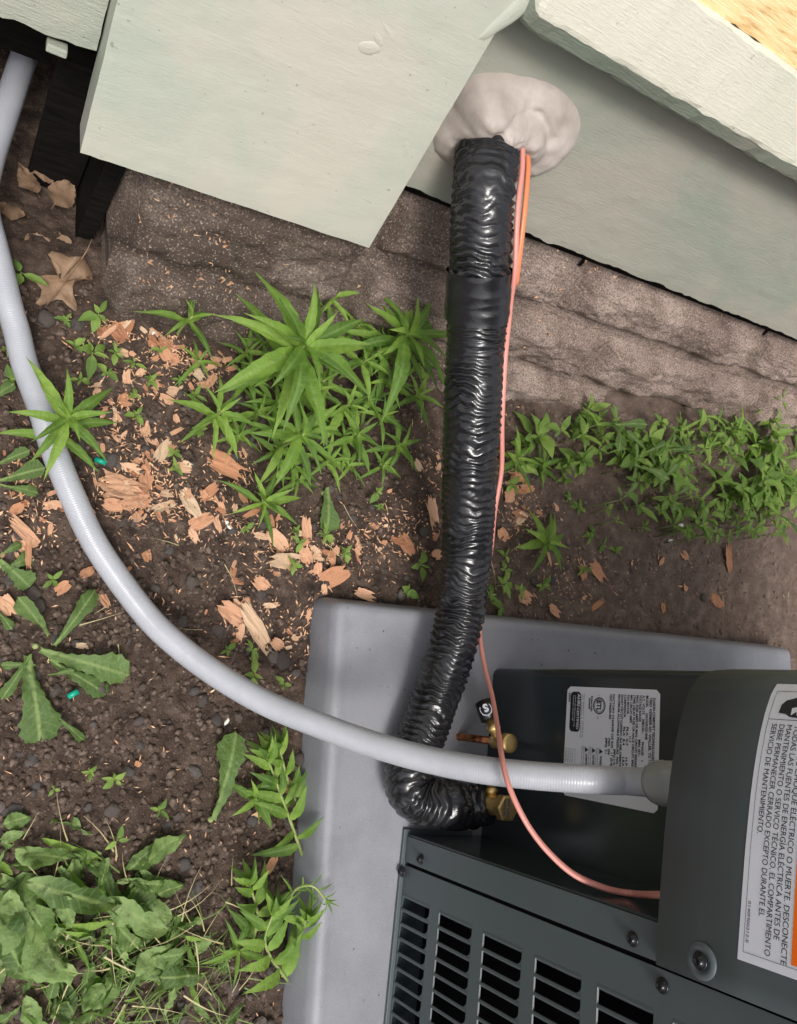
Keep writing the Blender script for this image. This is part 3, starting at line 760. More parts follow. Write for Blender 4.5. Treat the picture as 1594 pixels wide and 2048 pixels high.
for (x0, x1, y0, y1) in ((.072, .116, .0180, .0183), (.072, .116, .0020, .0023), (.072, .0723, .0020, .0183)):
    poly('box_line', [(x0, y0), (x1, y0), (x1, y1), (x0, y1)], rlp(.0010), M_inkg, RL)
# ---------------- service valves (vertical brass bodies standing off the recessed panel)
def valve(u, w_, ztop, R_, big):
    VV = empty('service_valve'); VV.parent = AC; VV.location = (u, w_, ztop)
    k = R_
    if big:
        lathe('valve_cap', [(k * .85, -.012), (k * 1.0, -.0105), (k * 1.0, -.0012), (k * .84, 0), (k * .3, .0002)], Matrix.Identity(4), M_brass, VV, 6, False)
        lathe('valve_body', [(k * .62, -.052), (k * .64, -.040), (k * .80, -.038), (k * .80, -.028), (k * .70, -.026), (k * .70, -.016), (k * .62, -.012)], Matrix.Identity(4), M_brass, VV, 24)
        letters('cap_stamp', [('833 PSIG', -.0105, -.0005, .0050, .021, .0002), ('MADE 4C', -.0095, .0058, .0040, .018, .0002)], lambda x, y: (x, -y, .0005), M_inkg, VV)
    else:
        lathe('valve_cap', [(k * .9, -.012), (k * 1.0, -.0105), (k * 1.0, -.0012), (k * .86, 0), (k * .3, .0002)], Matrix.Identity(4), M_brass, VV, 20, True)
        lathe('valve_body', [(k * .60, -.034), (k * .72, -.032), (k * .72, -.018), (k * .66, -.012)], Matrix.Identity(4), M_brass, VV, 24)
        lathe('copper_stub', [(k * .42, -.165), (k * .42, -.034)], Matrix.Identity(4), M_cop, VV, 18)
        lathe('copper_collar', [(k * .50, -.145), (k * .56, -.140), (k * .56, -.108), (k * .45, -.102)], Matrix.Identity(4), M_cop, VV, 18)
    return VV
q = on_unit(1018, 1617, .065); big = valve(q.x, .065, q.z, .0158, True)
q2 = on_unit(1022, 1487, .070); small = valve(q2.x, .070, q2.z, .0115, False)
def side_port(VV, d, zoff, l0, l1, r):
    d = V(d).normalized(); M = axisM(V((0, 0, zoff)) + d * .004, d)
    lathe('service_port', [(r * .50, 0), (r * .55, l0 * .4), (r * .75, l0 * .45), (r * .75, l0 * .7), (r * .55, l0 * .75), (r * .55, l0)], M, M_brass, VV, 16)
    c = lathe('port_cap', [(r * .8, l0), (r * 1.0, l0 + .001), (r * 1.04, l0 + l1 * .5), (r * .98, l0 + l1 - .002), (r * .6, l0 + l1)], M, M_cap, VV, 20)
    return M
Ms = side_port(small, (-.88, -.25, -.42), -.022, .024, .026, .0115)
side_port(big, (-.95, -.12, -.10), -.030, .020, .022, .0105)
# white S mark on the black cap
v, f = text_pts('S', .013, .0006); 
cen = Ms @ V((0, 0, .037)); dirv = (Ms.to_3x3() @ V((0, 0, 1))).normalized()
camL = (small.matrix_world.inverted() if False else Matrix.Identity(4))
smw = UM @ Matrix.Translation(small.location); vdir = (smw.inverted() @ CAM - cen); vdir = (vdir - dirv * vdir.dot(dirv)).normalized(); sidev = vdir.cross(dirv)
def capmark(x, y, r=.0122):
    a_ = x / r; return cen + dirv * (-y) + (vdir * math.cos(a_) + sidev * math.sin(a_)) * r
vv = [capmark(p[0] - .0035, p[1] - .005) for p in v]; obj('cap_mark', mesh('cap_mark', vv, f, M_wht, False), small)
shp = [(.008 * math.cos(t) * 1.0, .0085 * math.sin(t) + .0005) for t in np.linspace(-.6, 3.74, 22)]
vr = []
for (x, y) in shp: vr += [capmark(x, y), capmark(x * .86, y * .86)]
obj('cap_mark', mesh('cap_mark', vr, [(2 * i, 2 * i + 1, 2 * i + 3, 2 * i + 2) for i in range(21)], M_wht, False), small)

# ============================================================ BLACK WRAPPED PIPE
dp = [(985, 205, .875), (978, 245, .835), (974, 285, .815), (970, 345, .795), (966, 400, .795), (962, 527, .82), (957, 610, .845), (950, 700, .868), (943, 850, .888), (937, 1000, .925), (933, 1113, .955), (924, 1200, .968)]
C0 = on_wall(979, 262, 0.0)
P = [atd(988, 215, .85), atd(981, 252, .828), atd(975, 292, .812)] + [atd(*q) for q in dp[3:]] + [at(911, 1263, .108), at(889, 1339, .097), at(862, 1420, .088), at(836, 1490, .085), at(818, 1540, .084), at(822, 1580, .088), at(848, 1602, .096), at(890, 1608, .108)]
vb = UM @ V((big.location.x, big.location.y, big.location.z - .040))
P += [atd(930, 1614, depth(vb) + .005), vb + V((0, 0, .004))]
path, DL = resample(catmull(P, 14), .0010)
def drad(t):
    r = .0322 - .0030 * sm(.35, .8, t) - .0045 * sm(.88, 1., t)
    return r - .002 * sm(.97, 1, t)
def dwr(s, th):
    a = th; ca, sa = math.cos(a), math.sin(a)
        # cross folds that wander, fork and die out round the pipe
    ph = s / .0095 + 1.15 * noise.noise(V((ca * 1.0, sa * 1.0, s * 22))) + .40 * noise.noise(V((ca * 3, sa * 3, s * 60))) + .25 * ca
    fr = ph - math.floor(ph); fold = 1 - abs(2 * fr - 1); fold = fold ** .55           # puffy fold with a sharp crease
    ph2 = s / .0056 + 1.7 * noise.noise(V((ca * 1.6 + 7, sa * 1.6, s * 40)))
    fr2 = ph2 - math.floor(ph2); fold2 = (1 - abs(2 * fr2 - 1)) ** .6
    m1 = .35 + .95 * sm(-.35, .25, noise.noise(V((ca * .8 + 3, sa * .8, s * 16 + 5))))
    m2 = .30 + .9 * sm(-.2, .3, noise.noise(V((ca * 1.4, sa * 1.4 + 9, s * 33))))
    seam = math.exp(-((math.atan2(math.sin(a - SEAM), math.cos(a - SEAM))) / .045) ** 2) * .0012
    lump = .0016 * noise.noise(V((ca * .7, sa * .7, s * 24 + 40)))
    return (fold - .75) * .0046 * m1 + (fold2 - .7) * .0014 * m2 * sm(-1.1, .6, math.cos(a - 1.2)) + seam + lump
SEAM = 4.3
RP_ = empty('refrigerant_pipe', P[2]); tag(RP_, 'thick insulated pipe wrapped in wrinkled glossy black tape', 'pipe')
def child_local(o, par): o.matrix_parent_inverse = Matrix.Translation(-V(par.location)); return o
child_local(tube('insulation_wrap', path, drad, M_tape, RP_, 88, True, dwr), RP_)
# smooth extra turn of tape half way along the upper run
ip = [i for i, p in enumerate(path) if 538 < pixel(p)[1] < 640 and i < len(path) * .4]
SEAM = -99
child_local(tube('tape_band', path[ip[0]:ip[-1]], lambda t: .0345 - .0006 * abs(t - .5), M_tape, RP_, 64, False,
                 lambda s, th: .0009 * (1 - abs(noise.noise(V((math.cos(th) * .8, math.sin(th) * .8, s * 60)))) * 2) + .0022 * math.exp(-((th - 1.2) / .5) ** 2)), RP_)

# ============================================================ GREY CONDUIT
cp = [at(92, 20, .05), at(70, 65, .05), at(51, 108, .05), at(35, 152, .05), at(18, 205, .05), at(-1, 262, .05), at(-19, 320, .05), at(-31, 378, .05), at(-27, 430, .048), at(-13, 485, .046), at(3, 548, .044), at(18, 610, .044)]
cp += [atd(34, 665, .812), atd(50, 730, .811), atd(83, 820, .810), atd(108, 900, .812), atd(146, 995, .815), atd(196, 1097, .822), atd(282, 1217, .832), atd(346, 1283, .832), atd(433, 1349, .830), atd(527, 1404, .824), atd(613, 1440, .815),
       atd(726, 1482, .802), atd(839, 1515, .785), atd(952, 1538, .767), atd(1065, 1551, .753), atd(1180, 1559, .745)]
q = on_unit(1318, 1566, .055); cend = UM @ q
cp += [UM @ on_unit(1250, 1562, .0555), cend]
cpath, _ = resample(catmull(cp, 12), .0008)
CD = empty('electrical_conduit', cpath[len(cpath) // 2]); tag(CD, 'long curved light grey flexible conduit plugged into the unit', 'conduit')
child_local(tube('conduit_hose', cpath, .0133, M_cond, CD, 28, True, lambda s, th: .00022 * math.sin(s * 2500 + th * 1.0)), CD)
dc = (cpath[-1] - cpath[-8]).normalized()
M = axisM(UM @ on_unit(1306, 1565, .055), dc)
child_local(lathe('connector_nut', [(.0140, -.001), (.0165, .001), (.0190, .004), (.0205, .009), (.0208, .015), (.0203, .017), (.0203, .05)], M, M_conn, CD, 40), CD)

# ============================================================ CONTROL WIRES
wp = [atd(1040, 262, .822), atd(1045, 290, .802), atd(1044, 340, .795), atd(1037, 400, .790), atd(1033, 470, .796), atd(1030, 545, .811), atd(1022, 600, .835), atd(1018, 640, .848), atd(1012, 700, .862), atd(1008, 760, .870), atd(1004, 850, .886), atd(1003, 940, .92), atd(990, 1020, .935), atd(982, 1100, .965), atd(970, 1180, .985),
      atd(960, 1250, .985), atd(962, 1290, .965), atd(971, 1340, .93), atd(985, 1395, .88), atd(996, 1460, .81), atd(1003, 1510, .755), atd(1014, 1560, .728), atd(1034, 1610, .718), atd(1062, 1660, .716), atd(1100, 1707, .716), atd(1150, 1750, .716), atd(1215, 1778, .712), atd(1270, 1788, .705), UM @ on_unit(1330, 1790, -.002)]
wpath, _ = resample(catmull(wp, 10), .004)
TW = tube('thermostat_wire', wpath, .0029, M_pink, None, 12, True, lambda s, th: .0005 * math.cos(2 * th)); tag(TW, 'thin salmon pink wire running down the black pipe and looping into the cover', 'wire')
op_ = [atd(1050, 290, .825), atd(1056, 320, .815), atd(1053, 380, .808), atd(1046, 450, .812), atd(1038, 520, .825), atd(1031, 570, .84)]
tag(tube('orange_wire', resample(catmull(op_, 10), .004)[0], .0030, M_orw, None, 12, True, lambda s, th: .0006 * math.cos(2 * th)), 'short orange wire beside the pink wire under the putty', 'wire')

# ============================================================ VEGETATION
def zone(x, y):
    if x > 1290: return 'on the bare lighter soil at the right'
    if x > 960: return 'right of the black pipe behind the pad'
    if x > 700: return 'between the weed clump and the back edge of the pad'
    if y > 1580: return 'near the pulled weeds at the bottom left'
    if y > 1330: return 'on the open soil below the conduit'
    if x > 420 and y > 1180: return 'left of the pad corner above the conduit'
    if x > 420 and y > 1010: return 'on the ground just below the weed clump'
    if x > 400: return 'under the tall weed clump'
    if x < 90 or (x < 170 and y > 1050): return 'on the left edge side of the conduit'
    if y < 780: return 'along the foot of the brown foundation corner'
    return 'beside the upper run of the conduit left of the clump'
def leaf_mesh(name, L, W, droop=.25, fold=.25, serr=.0, shape='lance', mat=None, seg=9, twist=0, seed=0, wob=0.):
    """unit-length leaf along +x, blade in y, up z (L=1)"""
    v = []; f = []
    for i in range(seg + 1):
        t = i / seg
        if shape == 'lance': w_ = (math.sin(math.pi * min(1, t * 1.02) ** .80) ** .85 if t < 1 else 0) * (1 - .25 * t) + .03 * (1 - t)
        elif shape == 'ovate': w_ = math.sin(math.pi * ((t - .12) / .88) ** .8) ** .9 if .13 < t < 1 else (.04 if t < .13 else 0)
        elif shape == 'spoon': w_ = (.10 + .9 * t ** 1.5) * math.sqrt(max(0, 1 - ((t - .62) / .38) ** 2 if t > .62 else 1)) if t < 1 else 0
        elif shape == 'lobed':
            w_ = (.16 + .84 * t ** 1.2) * math.sqrt(max(0, 1 - ((t - .70) / .30) ** 2 if t > .70 else 1)) if t < 1 else 0
            if t < .72: w_ *= 1 - (.30 + .25 * noise.noise(V((i * 1.7, seed, 2)))) * (i % 2)
        else: w_ = 1 - t
        w_ = max(0, w_) * W
        s_ = (1 + serr * (1 if i % 2 else -1)) if 0 < t < .97 else 1
        x = t; zc = .10 * math.sin(t * 2.2) - droop * t * t
        tw = twist * t; wb = wob * noise.noise(V((t * 3.1, seed, 1))) 
        yc = wob * .6 * noise.noise(V((t * 1.8, seed, 9)))
        for k in (-1, -.5, 0, .5, 1):
            ww = w_ * k * (s_ if abs(k) == 1 else 1)
            zz = abs(ww) * fold + zc + wb + (wob * 1.2 * noise.noise(V((t * 5, k * 2.5, seed))) if k else 0)
            v.append((x - abs(k) * .02 * (1 if serr else 0), yc + ww * math.cos(tw), zz + ww * math.sin(tw)))
    for i in range(seg):
        for k in range(4): a = i * 5 + k; f.append((a, a + 5, a + 6, a + 1))
    return mesh(name, v, f, mat)
LANCE = [leaf_mesh('lance_leaf', 1, .080 + .010 * (k % 3), .10 + .09 * k, .35, .06, 'lance', M_leaf, 12, .25 * (k % 3 - 1), k, .03) for k in range(6)]
OVATE = [leaf_mesh('ovate_leaf', 1, (.15, .24, .19, .28)[k], .1 + .12 * k, .30, .03, 'ovate', M_small, 8, .2 * (k - 1), k, .05) for k in range(4)]
LOBED = [leaf_mesh('dandelion_leaf', 1, .19 + .02 * k, .12 + .1 * k, .18, .10, 'lobed', M_dand, 18, .1 * k, k, .05) for k in range(3)]
SPOON = [leaf_mesh('wide_leaf', 1, .20 + .02 * k, .10 + .08 * k, .15, .05, 'spoon', M_dand, 12, .1 * k, k, .06) for k in range(3)]
WILT = [leaf_mesh('wilted_leaf', 1, [.15, .20, .24, .13, .27, .18][k], .10 + .05 * (k % 3), .22 * (1 if k % 2 else -.6), .05, ['lance', 'spoon', 'ovate', 'lance', 'lobed', 'ovate'][k], M_wilt, 16, .8 * (k % 3 - 1), k * 3.3, .15) for k in range(6)]
def place_leaf(me, P, d, L, parent, up=V((0, 0, 1)), name='leaf', wk=1.0, roll=0):
    d = V(d).normalized(); y = up.cross(d)
    if y.length < .05: y = V((0, 1, 0)).cross(d)
    y.normalize(); z = d.cross(y)
    if roll: R2 = Matrix.Rotation(roll, 3, d); y = R2 @ y; z = R2 @ z
    o = obj(name, me, parent); loc = V(P) - (V(parent.location) if parent else V((0, 0, 0)))
    M = Matrix(((d.x * L, y.x * L * wk, z.x * L, loc.x), (d.y * L, y.y * L * wk, z.y * L, loc.y), (d.z * L, y.z * L * wk, z.z * L, loc.z), (0, 0, 0, 1)))
    if parent: o.matrix_parent_inverse = Matrix.Identity(4)
    o.matrix_local = M; return o
def stem_mesh(pts, r0, r1, mat=M_stem, seg=6):
    return tube('stem', pts, lambda t: r0 + (r1 - r0) * t, mat, None, seg)
def whorl(px, py, z, Lpx, n, label, lean=(0, 0), group=None, rot=None, name='leafy_weed', wk=1.0, cat='weed', low=True):
    top = at(px, py, z); gz = 0; base = V((top.x - lean[0], top.y - lean[1], 0)); base.z = gh(base.x, base.y, False) - .003
    L = Lpx * depth(top) / F
    T = empty(name, base); tag(T, label, cat, group)
    mid = base.lerp(top, .5) + V((random.uniform(-.004, .004), random.uniform(-.004, .004), 0))
    st = stem_mesh([p - base for p in catmull([base, mid, top], 4)], .0022, .0014); st.parent = T
    a0 = random.random() * 6.28 if rot is None else rot
    for k in range(n):
        az = a0 + k * 2.39996 + random.uniform(-.15, .15)
        q = k / max(1, n - 1)                       # 0 = oldest, lowest and longest
        el = math.radians(6 + 42 * q ** 1.6 + random.uniform(-8, 8))
        l_ = L * (1.08 - .55 * q ** 1.5) * random.uniform(.85, 1.08)
        p = top - V((0, 0, 1)) * (1 - q) * min(.022, z * .35)
        place_leaf(LANCE[random.randrange(6)], p, (math.cos(az) * math.cos(el), math.sin(az) * math.cos(el), math.sin(el)), l_, T, wk=wk * random.uniform(.85, 1.15))
    if low and z > .07:
        for k in range(5):                          # leaves lower on the stem
            az = a0 + 1 + k * 2.39996; p = base.lerp(top, .35 + .1 * k)
            place_leaf(LANCE[random.randrange(6)], p, (math.cos(az), math.sin(az), .05), L * random.uniform(.7, .95), T, wk=wk)
    return T
H_ = math.pi
whorl(612, 690, .165, 188, 18, 'tallest star shaped weed whose long leaves spread over the others left of the black pipe', rot=.3, wk=1.1)
whorl(820, 668, .120, 152, 17, 'star shaped weed with its leaves touching the left edge of the black pipe', rot=1.2)
whorl(140, 835, .115, 128, 10, 'star shaped weed spreading its leaves over the grey conduit', rot=2.2, wk=1.1)
whorl(385, 633, .060, 92, 7, 'small star shaped weed against the foot of the brown foundation stone', rot=.6)
whorl(445, 822, .080, 95, 8, 'drooping weed whorl at the left edge of the weed clump', rot=2.9)
whorl(608, 868, .110, 118, 12, 'star shaped weed right below the tallest one', rot=.9)
whorl(720, 868, .060, 82, 9, 'dark small whorl between two larger weeds in the clump')
whorl(806, 888, .055, 72, 9, 'small weed whorl at the lower right of the clump near the black pipe')
whorl(532, 1003, .050, 90, 11, 'lowest star shaped weed of the clump among the wood chips', rot=.2)
whorl(672, 590, .100, 78, 7, 'narrow leafed weed standing behind the tallest weed against the stone')
whorl(770, 930, .040, 62, 8, 'small pale weed at the bottom right corner of the clump')
whorl(1517, 893, .095, 92, 11, 'star shaped weed at the right end of the green strip along the wall', rot=.5)
whorl(1100, 1085, .050, 82, 12, 'lone rosette weed on the soil right of the black pipe', rot=1.0, wk=1.35)
whorl(1042, 915, .070, 74, 10, 'narrow leafed weed just right of the black pipe beside the pink wire', rot=.5)
whorl(1590, 850, .10, 85, 8, 'weed cut by the right edge of the photo against the wall')
whorl(400, 720, .035, 58, 7, 'low dark weed between the wood chips and the small star shaped weed')
uz = [(560, 740, 78, .06), (650, 760, 90, .07), (735, 720, 85, .08), (700, 810, 80, .06), (560, 800, 85, .06), (780, 760, 85, .06), (500, 760, 70, .05), (660, 920, 70, .045), (840, 790, 70, .05),
      (760, 620, 75, .07), (560, 900, 70, .045), (720, 650, 80, .07), (500, 700, 60, .05), (640, 820, 80, .05), (850, 720, 60, .06), (690, 870, 65, .04), (600, 960, 60, .03), (480, 870, 62, .04), (770, 830, 66, .05), (540, 680, 62, .06), (620, 780, 80, .08), (680, 700, 85, .09), (760, 700, 80, .08), (520, 820, 75, .05), (590, 930, 70, .04), (740, 800, 70, .05), (790, 700, 75, .08), (700, 930, 60, .03)]
for (x, y, l_, z) in uz: whorl(x, y, z, l_, 9, 'low leafy weed half hidden beneath the tall star shaped weeds', group='understorey weeds in the clump', name='undergrowth_weed', low=False)
for (x, y, l_, z) in ((1450, 960, 62, .06), (1380, 905, 58, .07), (1570, 960, 66, .06), (1530, 1000, 60, .04), (1560, 800, 55, .08)):
    whorl(x, y, z + .05, l_, 8, 'narrow leafed weed among the green strip at the right end of the wall', group='narrow leafed weeds at the right', name='undergrowth_weed', low=False)
def sprig(px, py, z, Lpx, n, label, group=None, meshes=OVATE, name='small_weed', cat='weed', gz=None, tiers=1):
    top = at(px, py, z); base = V((top.x, top.y, gh(top.x, top.y, False) - .002)); top.z = max(top.z, base.z + .006)
    L = Lpx * depth(top) / F; T = empty(name, base); tag(T, label, cat, group)
    st = stem_mesh([V((0, 0, 0)), (top - base) * .5 + V((.002, 0, 0)), top - base], .0011, .0008, seg=5); st.parent = T
    a0 = random.random() * 6.28
    for t_ in range(tiers):
        p = top - V((0, 0, 1)) * t_ * .014; a0 += .8
        for k in range(n):
            az = a0 + k * 2 * H_ / n + random.uniform(-.35, .35); el = random.uniform(-.2, .9)
            place_leaf(random.choice(meshes), p, (math.cos(az) * math.cos(el), math.sin(az) * math.cos(el), math.sin(el)), L * random.uniform(.75, 1.2) * (1 + .15 * t_) * (.6 if k % 2 else 1), T)
    return T
for (x, y, l_, n, lb) in ((42, 545, 60, 3, 'three leafed seedling between the conduit and the dry oak leaf'), (197, 628, 38, 5, 'small seedling just below the dry oak leaf'), (185, 705, 48, 5, 'pale small weed right of the grey conduit above the chips'),
                     (508, 1350, 40, 4, 'small seedling left of the upper pad corner'), (505, 1300, 28, 4, 'tiny seedling above the one beside the pad corner'), (842, 1130, 34, 5, 'small seedling on the wood chips at the left edge of the black pipe'), (1005, 1170, 40, 5, 'small seedling behind the pad right of the black pipe'),
                     (235, 1680, 38, 3, 'seedling standing between the pulled leaves and the bare soil'), (108, 1578, 18, 3, 'tiny bright seedling on the bare soil at the left'), (568, 1368, 22, 3, 'clover like seedling between conduit and pad corner'), (493, 1058, 20, 4, 'tiny clover seedling under the lowest star shaped weed'),
                     (755, 985, 24, 4, 'tiny seedling under the clump beside the black pipe'), (812, 1183, 26, 4, 'small seedling right at the back edge of the pad')):
    sprig(x, y, .02, l_, n, lb)
sm_pts = [(150, 690), (215, 745), (268, 726), (230, 705), (268, 790), (272, 830), (300, 760), (350, 935), (345, 905), (400, 860), (320, 700), (360, 760), (390, 790), (600, 1085), (590, 1060), (160, 760), (130, 640), (330, 620), (105, 1160), (585, 1130), (690, 1105), (760, 1015),
          (1010, 1110), (1040, 1180), (1085, 1170), (1000, 1215), (1180, 1065), (1205, 1090), (1130, 1000), (1150, 1015), (1120, 960), (980, 1190), (1165, 1140), (15, 700), (20, 760), (1230, 1100), (1050, 640), (1035, 720), (650, 1070), (455, 1300), (1010, 1140), (230, 1560), (320, 1620), (180, 1545)]
for (x, y) in sm_pts: sprig(x, y, .012, random.uniform(16, 30), random.choice((4, 5, 6)), 'tiny green seedling ' + zone(x, y), group='tiny seedlings ' + zone(x, y))
strip = [(1035, 900, 25, 40, .5), (1090, 920, 35, 30, .6), (1150, 890, 35, 32, 1.0), (1210, 850, 45, 28, 1.3), (1290, 890, 55, 38, 1.6), (1350, 875, 45, 35, 1.3), (1250, 930, 55, 30, 1.3), (1350, 950, 50, 30, 1.1), (1430, 890, 40, 36, 1.2), (1480, 940, 45, 40, 1.3), (1560, 930, 40, 50, 1.4), (1520, 860, 50, 26, 1.0), (1330, 1000, 40, 20, .6), (1440, 1000, 50, 22, .7), (1560, 1010, 40, 28, .9)]
for _ in range(100):
    b_ = random.choices(strip, [q[4] for q in strip])[0]; x = random.gauss(b_[0], b_[2] * .8); y = random.gauss(b_[1], b_[3] * .8)
    if y < 800 + (x - 1200) * .06 or x > 1630: continue
    z_ = gh(at(x, y, 0).x, at(x, y, 0).y, False) + random.uniform(.008, .040)
    m_ = random.choice((OVATE, OVATE, OVATE[:1] + OVATE[2:3], LANCE))
    sprig(x, y, z_, random.uniform(24, 52) * (1.15 if m_ is LANCE else 1), random.choice((4, 5, 6, 7)), 'small leafed weed in the green strip along the wall right of the pipe', group='green strip weeds along the wall', meshes=m_, tiers=random.choice((1, 1, 2)))
for _ in range(60):
    x = random.uniform(1180, 1594); y = random.uniform(990, 1075)
    if random.random() < .5 and x < 1400: continue
    sprig(x, y, random.uniform(.01, .05) + .06 * sm(1100, 1500, x), random.uniform(16, 34), 5, 'little weed on the bare soil below the green strip', group='little weeds on the soil edge')
for (x, y, a_, l_) in ((1230, 850, 3.3, 105), (1290, 905, .3, 90), (1350, 990, -1.2, 50), (1320, 960, -2.2, 60), (1240, 1000, 2.9, 55), (1390, 870, .9, 70), (1270, 930, 2.2, 80), (1335, 900, -1.5, 70), (1500, 1020, -1.9, 60), (1560, 1030, -2.6, 70)):
    sprig(x, y, .10, l_ * .8, 3, 'broad blade shaped leaves in the green strip along the wall', group='broad leaves in the green strip', meshes=SPOON, name='broad_leaf_weed')
# leaves laid between two measured points
def leaf_at(me, a, b, za, zb, parent, wk=1.0, name='leaf', roll=0):
    A_ = at(a[0], a[1], za); B_ = at(b[0], b[1], zb); return place_leaf(me, A_, B_ - A_, (B_ - A_).length, parent, wk=wk, name=name, roll=roll)
def rosette(name, label, c, leaves, cat='weed', z=.008):
    C = at(c[0], c[1], z); T = empty(name, C); tag(T, label, cat)
    lathe('crown', [(.003, -.012), (.0035, -.004), (.002, -.001)], Matrix.Translation((0, 0, 0)), M_stem, T, 8)
    for (a, b, me, zb, wk) in leaves: leaf_at(me, a, b, z + .004, zb, T, wk)
    return T
rosette('dandelion', 'large dandelion with broad toothed leaves on the soil left of the conduit', (72, 1292),
        [((82, 1300), (262, 1352), LOBED[0], .020, 1.15), ((55, 1312), (86, 1496), LOBED[1], .012, 1.3), ((110, 1290), (193, 1182), LOBED[2], .03, .8), ((96, 1270), (35, 1192), SPOON[0], .03, 1.3), ((70, 1330), (0, 1330), LOBED[0], .01, .9),
         ((100, 1320), (222, 1392), LOBED[1], .008, .9), ((95, 1350), (150, 1340), SPOON[1], .02, .8), ((60, 1310), (5, 1400), LOBED[2], .014, .7), ((110, 1430), (176, 1488), SPOON[2], .004, .6)])
rosette('dandelion', 'dark broad leafed dandelion at the left edge above the conduit bend', (-10, 955),
        [((0, 960), (92, 935), SPOON[0], .03, 1.6), ((-10, 930), (60, 900), LOBED[0], .03, 1.1), ((0, 970), (80, 985), LOBED[1], .01, 1.0), ((-20, 800), (30, 765), SPOON[1], .02, 1.4)])
rosette('dandelion', 'pale flattened dandelion leaves at the left edge under the wood slivers', (0, 1130),
        [((0, 1120), (62, 1175), LOBED[0], .008, 1.9), ((5, 1140), (70, 1110), LOBED[1], .008, 1.4), ((0, 1110), (45, 1085), SPOON[2], .01, 1.2), ((-5, 1220), (25, 1260), SPOON[1], .01, 1.4)])
rosette('dandelion', 'single dandelion leaf pointing up from the soil left of the pad', (424, 1640), [((426, 1638), (476, 1462), LOBED[0], .02, 1.25)])
rosette('plantain', 'broad dark leaf hanging from the weed clump just above the chips', (650, 985), [((655, 975), (655, 1066), SPOON[0], .012, 1.8)])
# leaning stems beside the pad
def leaning(label, pts, n, Lpx, group=None, wk=.9):
    P_ = [at(*p) for p in pts]; T = empty('leaning_weed', P_[0]); tag(T, label, 'weed', group)
    pp = catmull(P_, 6); st = stem_mesh([p - P_[0] for p in pp], .0022, .0012); st.parent = T
    for k in range(n):
        t = (k + .6) / n; p = pp[min(len(pp) - 2, int(t * (len(pp) - 1)))]; ax = (pp[min(len(pp) - 1, int(t * (len(pp) - 1)) + 1)] - p).normalized()
        sd_ = 1 if k % 2 else -1; side = V((0, 0, 1)).cross(ax).normalized() * sd_
        d = (ax * random.uniform(.2, 1.0) + side * random.uniform(.3, 1) + V((0, 0, random.uniform(-.2, .7)))).normalized()
        place_leaf(LANCE[random.randrange(6)], p, d, Lpx * (1 - .35 * t) * depth(p) / F * random.uniform(.8, 1.1), T, wk=wk)
    for k in range(6):
        az = k * 1.05; ax = (pp[-1] - pp[-3]).normalized(); s2 = V((0, 0, 1)).cross(ax).normalized()
        d = (ax * .9 + (s2 * math.cos(az) + ax.cross(s2) * math.sin(az)) * .6); place_leaf(LANCE[k], pp[-1], d, Lpx * .55 * depth(pp[-1]) / F, T, wk=wk)
    return T
leaning('long stemmed weed lying against the left edge of the pad', [(606, 1715, .01), (580, 1640, .03), (558, 1580, .04), (535, 1515, .055)], 13, 100, wk=1.5)
leaning('weed stem with fresh leaves under the conduit at the pad edge', [(590, 1600, .0), (575, 1560, .03), (560, 1500, .05)], 7, 95, wk=1.6)
leaning('bent weed drooping over the left edge of the pad', [(560, 1830, .02), (590, 1780, .055), (625, 1772, .075), (652, 1800, .07)], 12, 62, wk=.6)
leaning('bright leafed weed leaning on the pad at the bottom', [(575, 1960, .01), (545, 1920, .03), (530, 1880, .05), (545, 1830, .06)], 9, 105, wk=1.8)
leaning('low weed pushing out from under the pad edge', [(585, 1900, .01), (600, 1870, .04), (612, 1840, .055)], 6, 90, wk=1.5)
leaning('leaning weed between the pulled leaves and the pad', [(505, 1890, .005), (515, 1830, .03), (500, 1770, .045)], 9, 95, wk=1.7)
whorl(480, 1905, .03, 80, 8, 'low rosette weed left of the bright leaning weed')
whorl(515, 1600, .03, 75, 9, 'rosette of dull leaves left of the long stemmed weed', wk=1.4)
# heap of pulled, wilted leaves at the bottom left
big = [((150, 1950), (-20, 1790), 4, 1.7, .03), ((60, 1960), (-10, 1830), 1, 1.9, .04), ((30, 1700), (168, 1725), 0, 1.2, .05), ((55, 1765), (245, 1812), 3, 1.3, .045), ((280, 1722), (372, 1665), 2, 1.5, .03), ((330, 1670), (255, 1750), 5, 1.4, .02),
       ((210, 1800), (345, 1862), 3, 1.6, .045), ((205, 1815), (280, 1900), 1, 1.3, .035), ((350, 1830), (262, 1822), 2, 1.1, .05), ((180, 2040), (230, 1950), 1, 2.0, .03), ((150, 2048), (120, 1950), 5, 1.5, .02), ((40, 2010), (0, 2048), 4, 1.6, .04), ((60, 1800), (95, 1900), 5, 1.7, .04), ((20, 1780), (60, 1890), 0, 1.5, .045),
       ((260, 1960), (345, 1880), 2, 1.4, .035), ((280, 1960), (375, 1950), 4, 1.5, .03), ((300, 1790), (375, 1770), 5, 1.6, .025), ((240, 1760), (330, 1770), 1, 1.1, .03), ((0, 1650), (65, 1630), 2, 1.5, .02), ((0, 1690), (50, 1660), 5, 1.6, .03), ((300, 1920), (390, 1900), 0, 1.4, .04), ((330, 2030), (350, 1965), 3, 1.3, .03), ((390, 2000), (420, 2048), 0, 1.0, .02), ((120, 1780), (150, 1860), 2, 1.0, .04)]
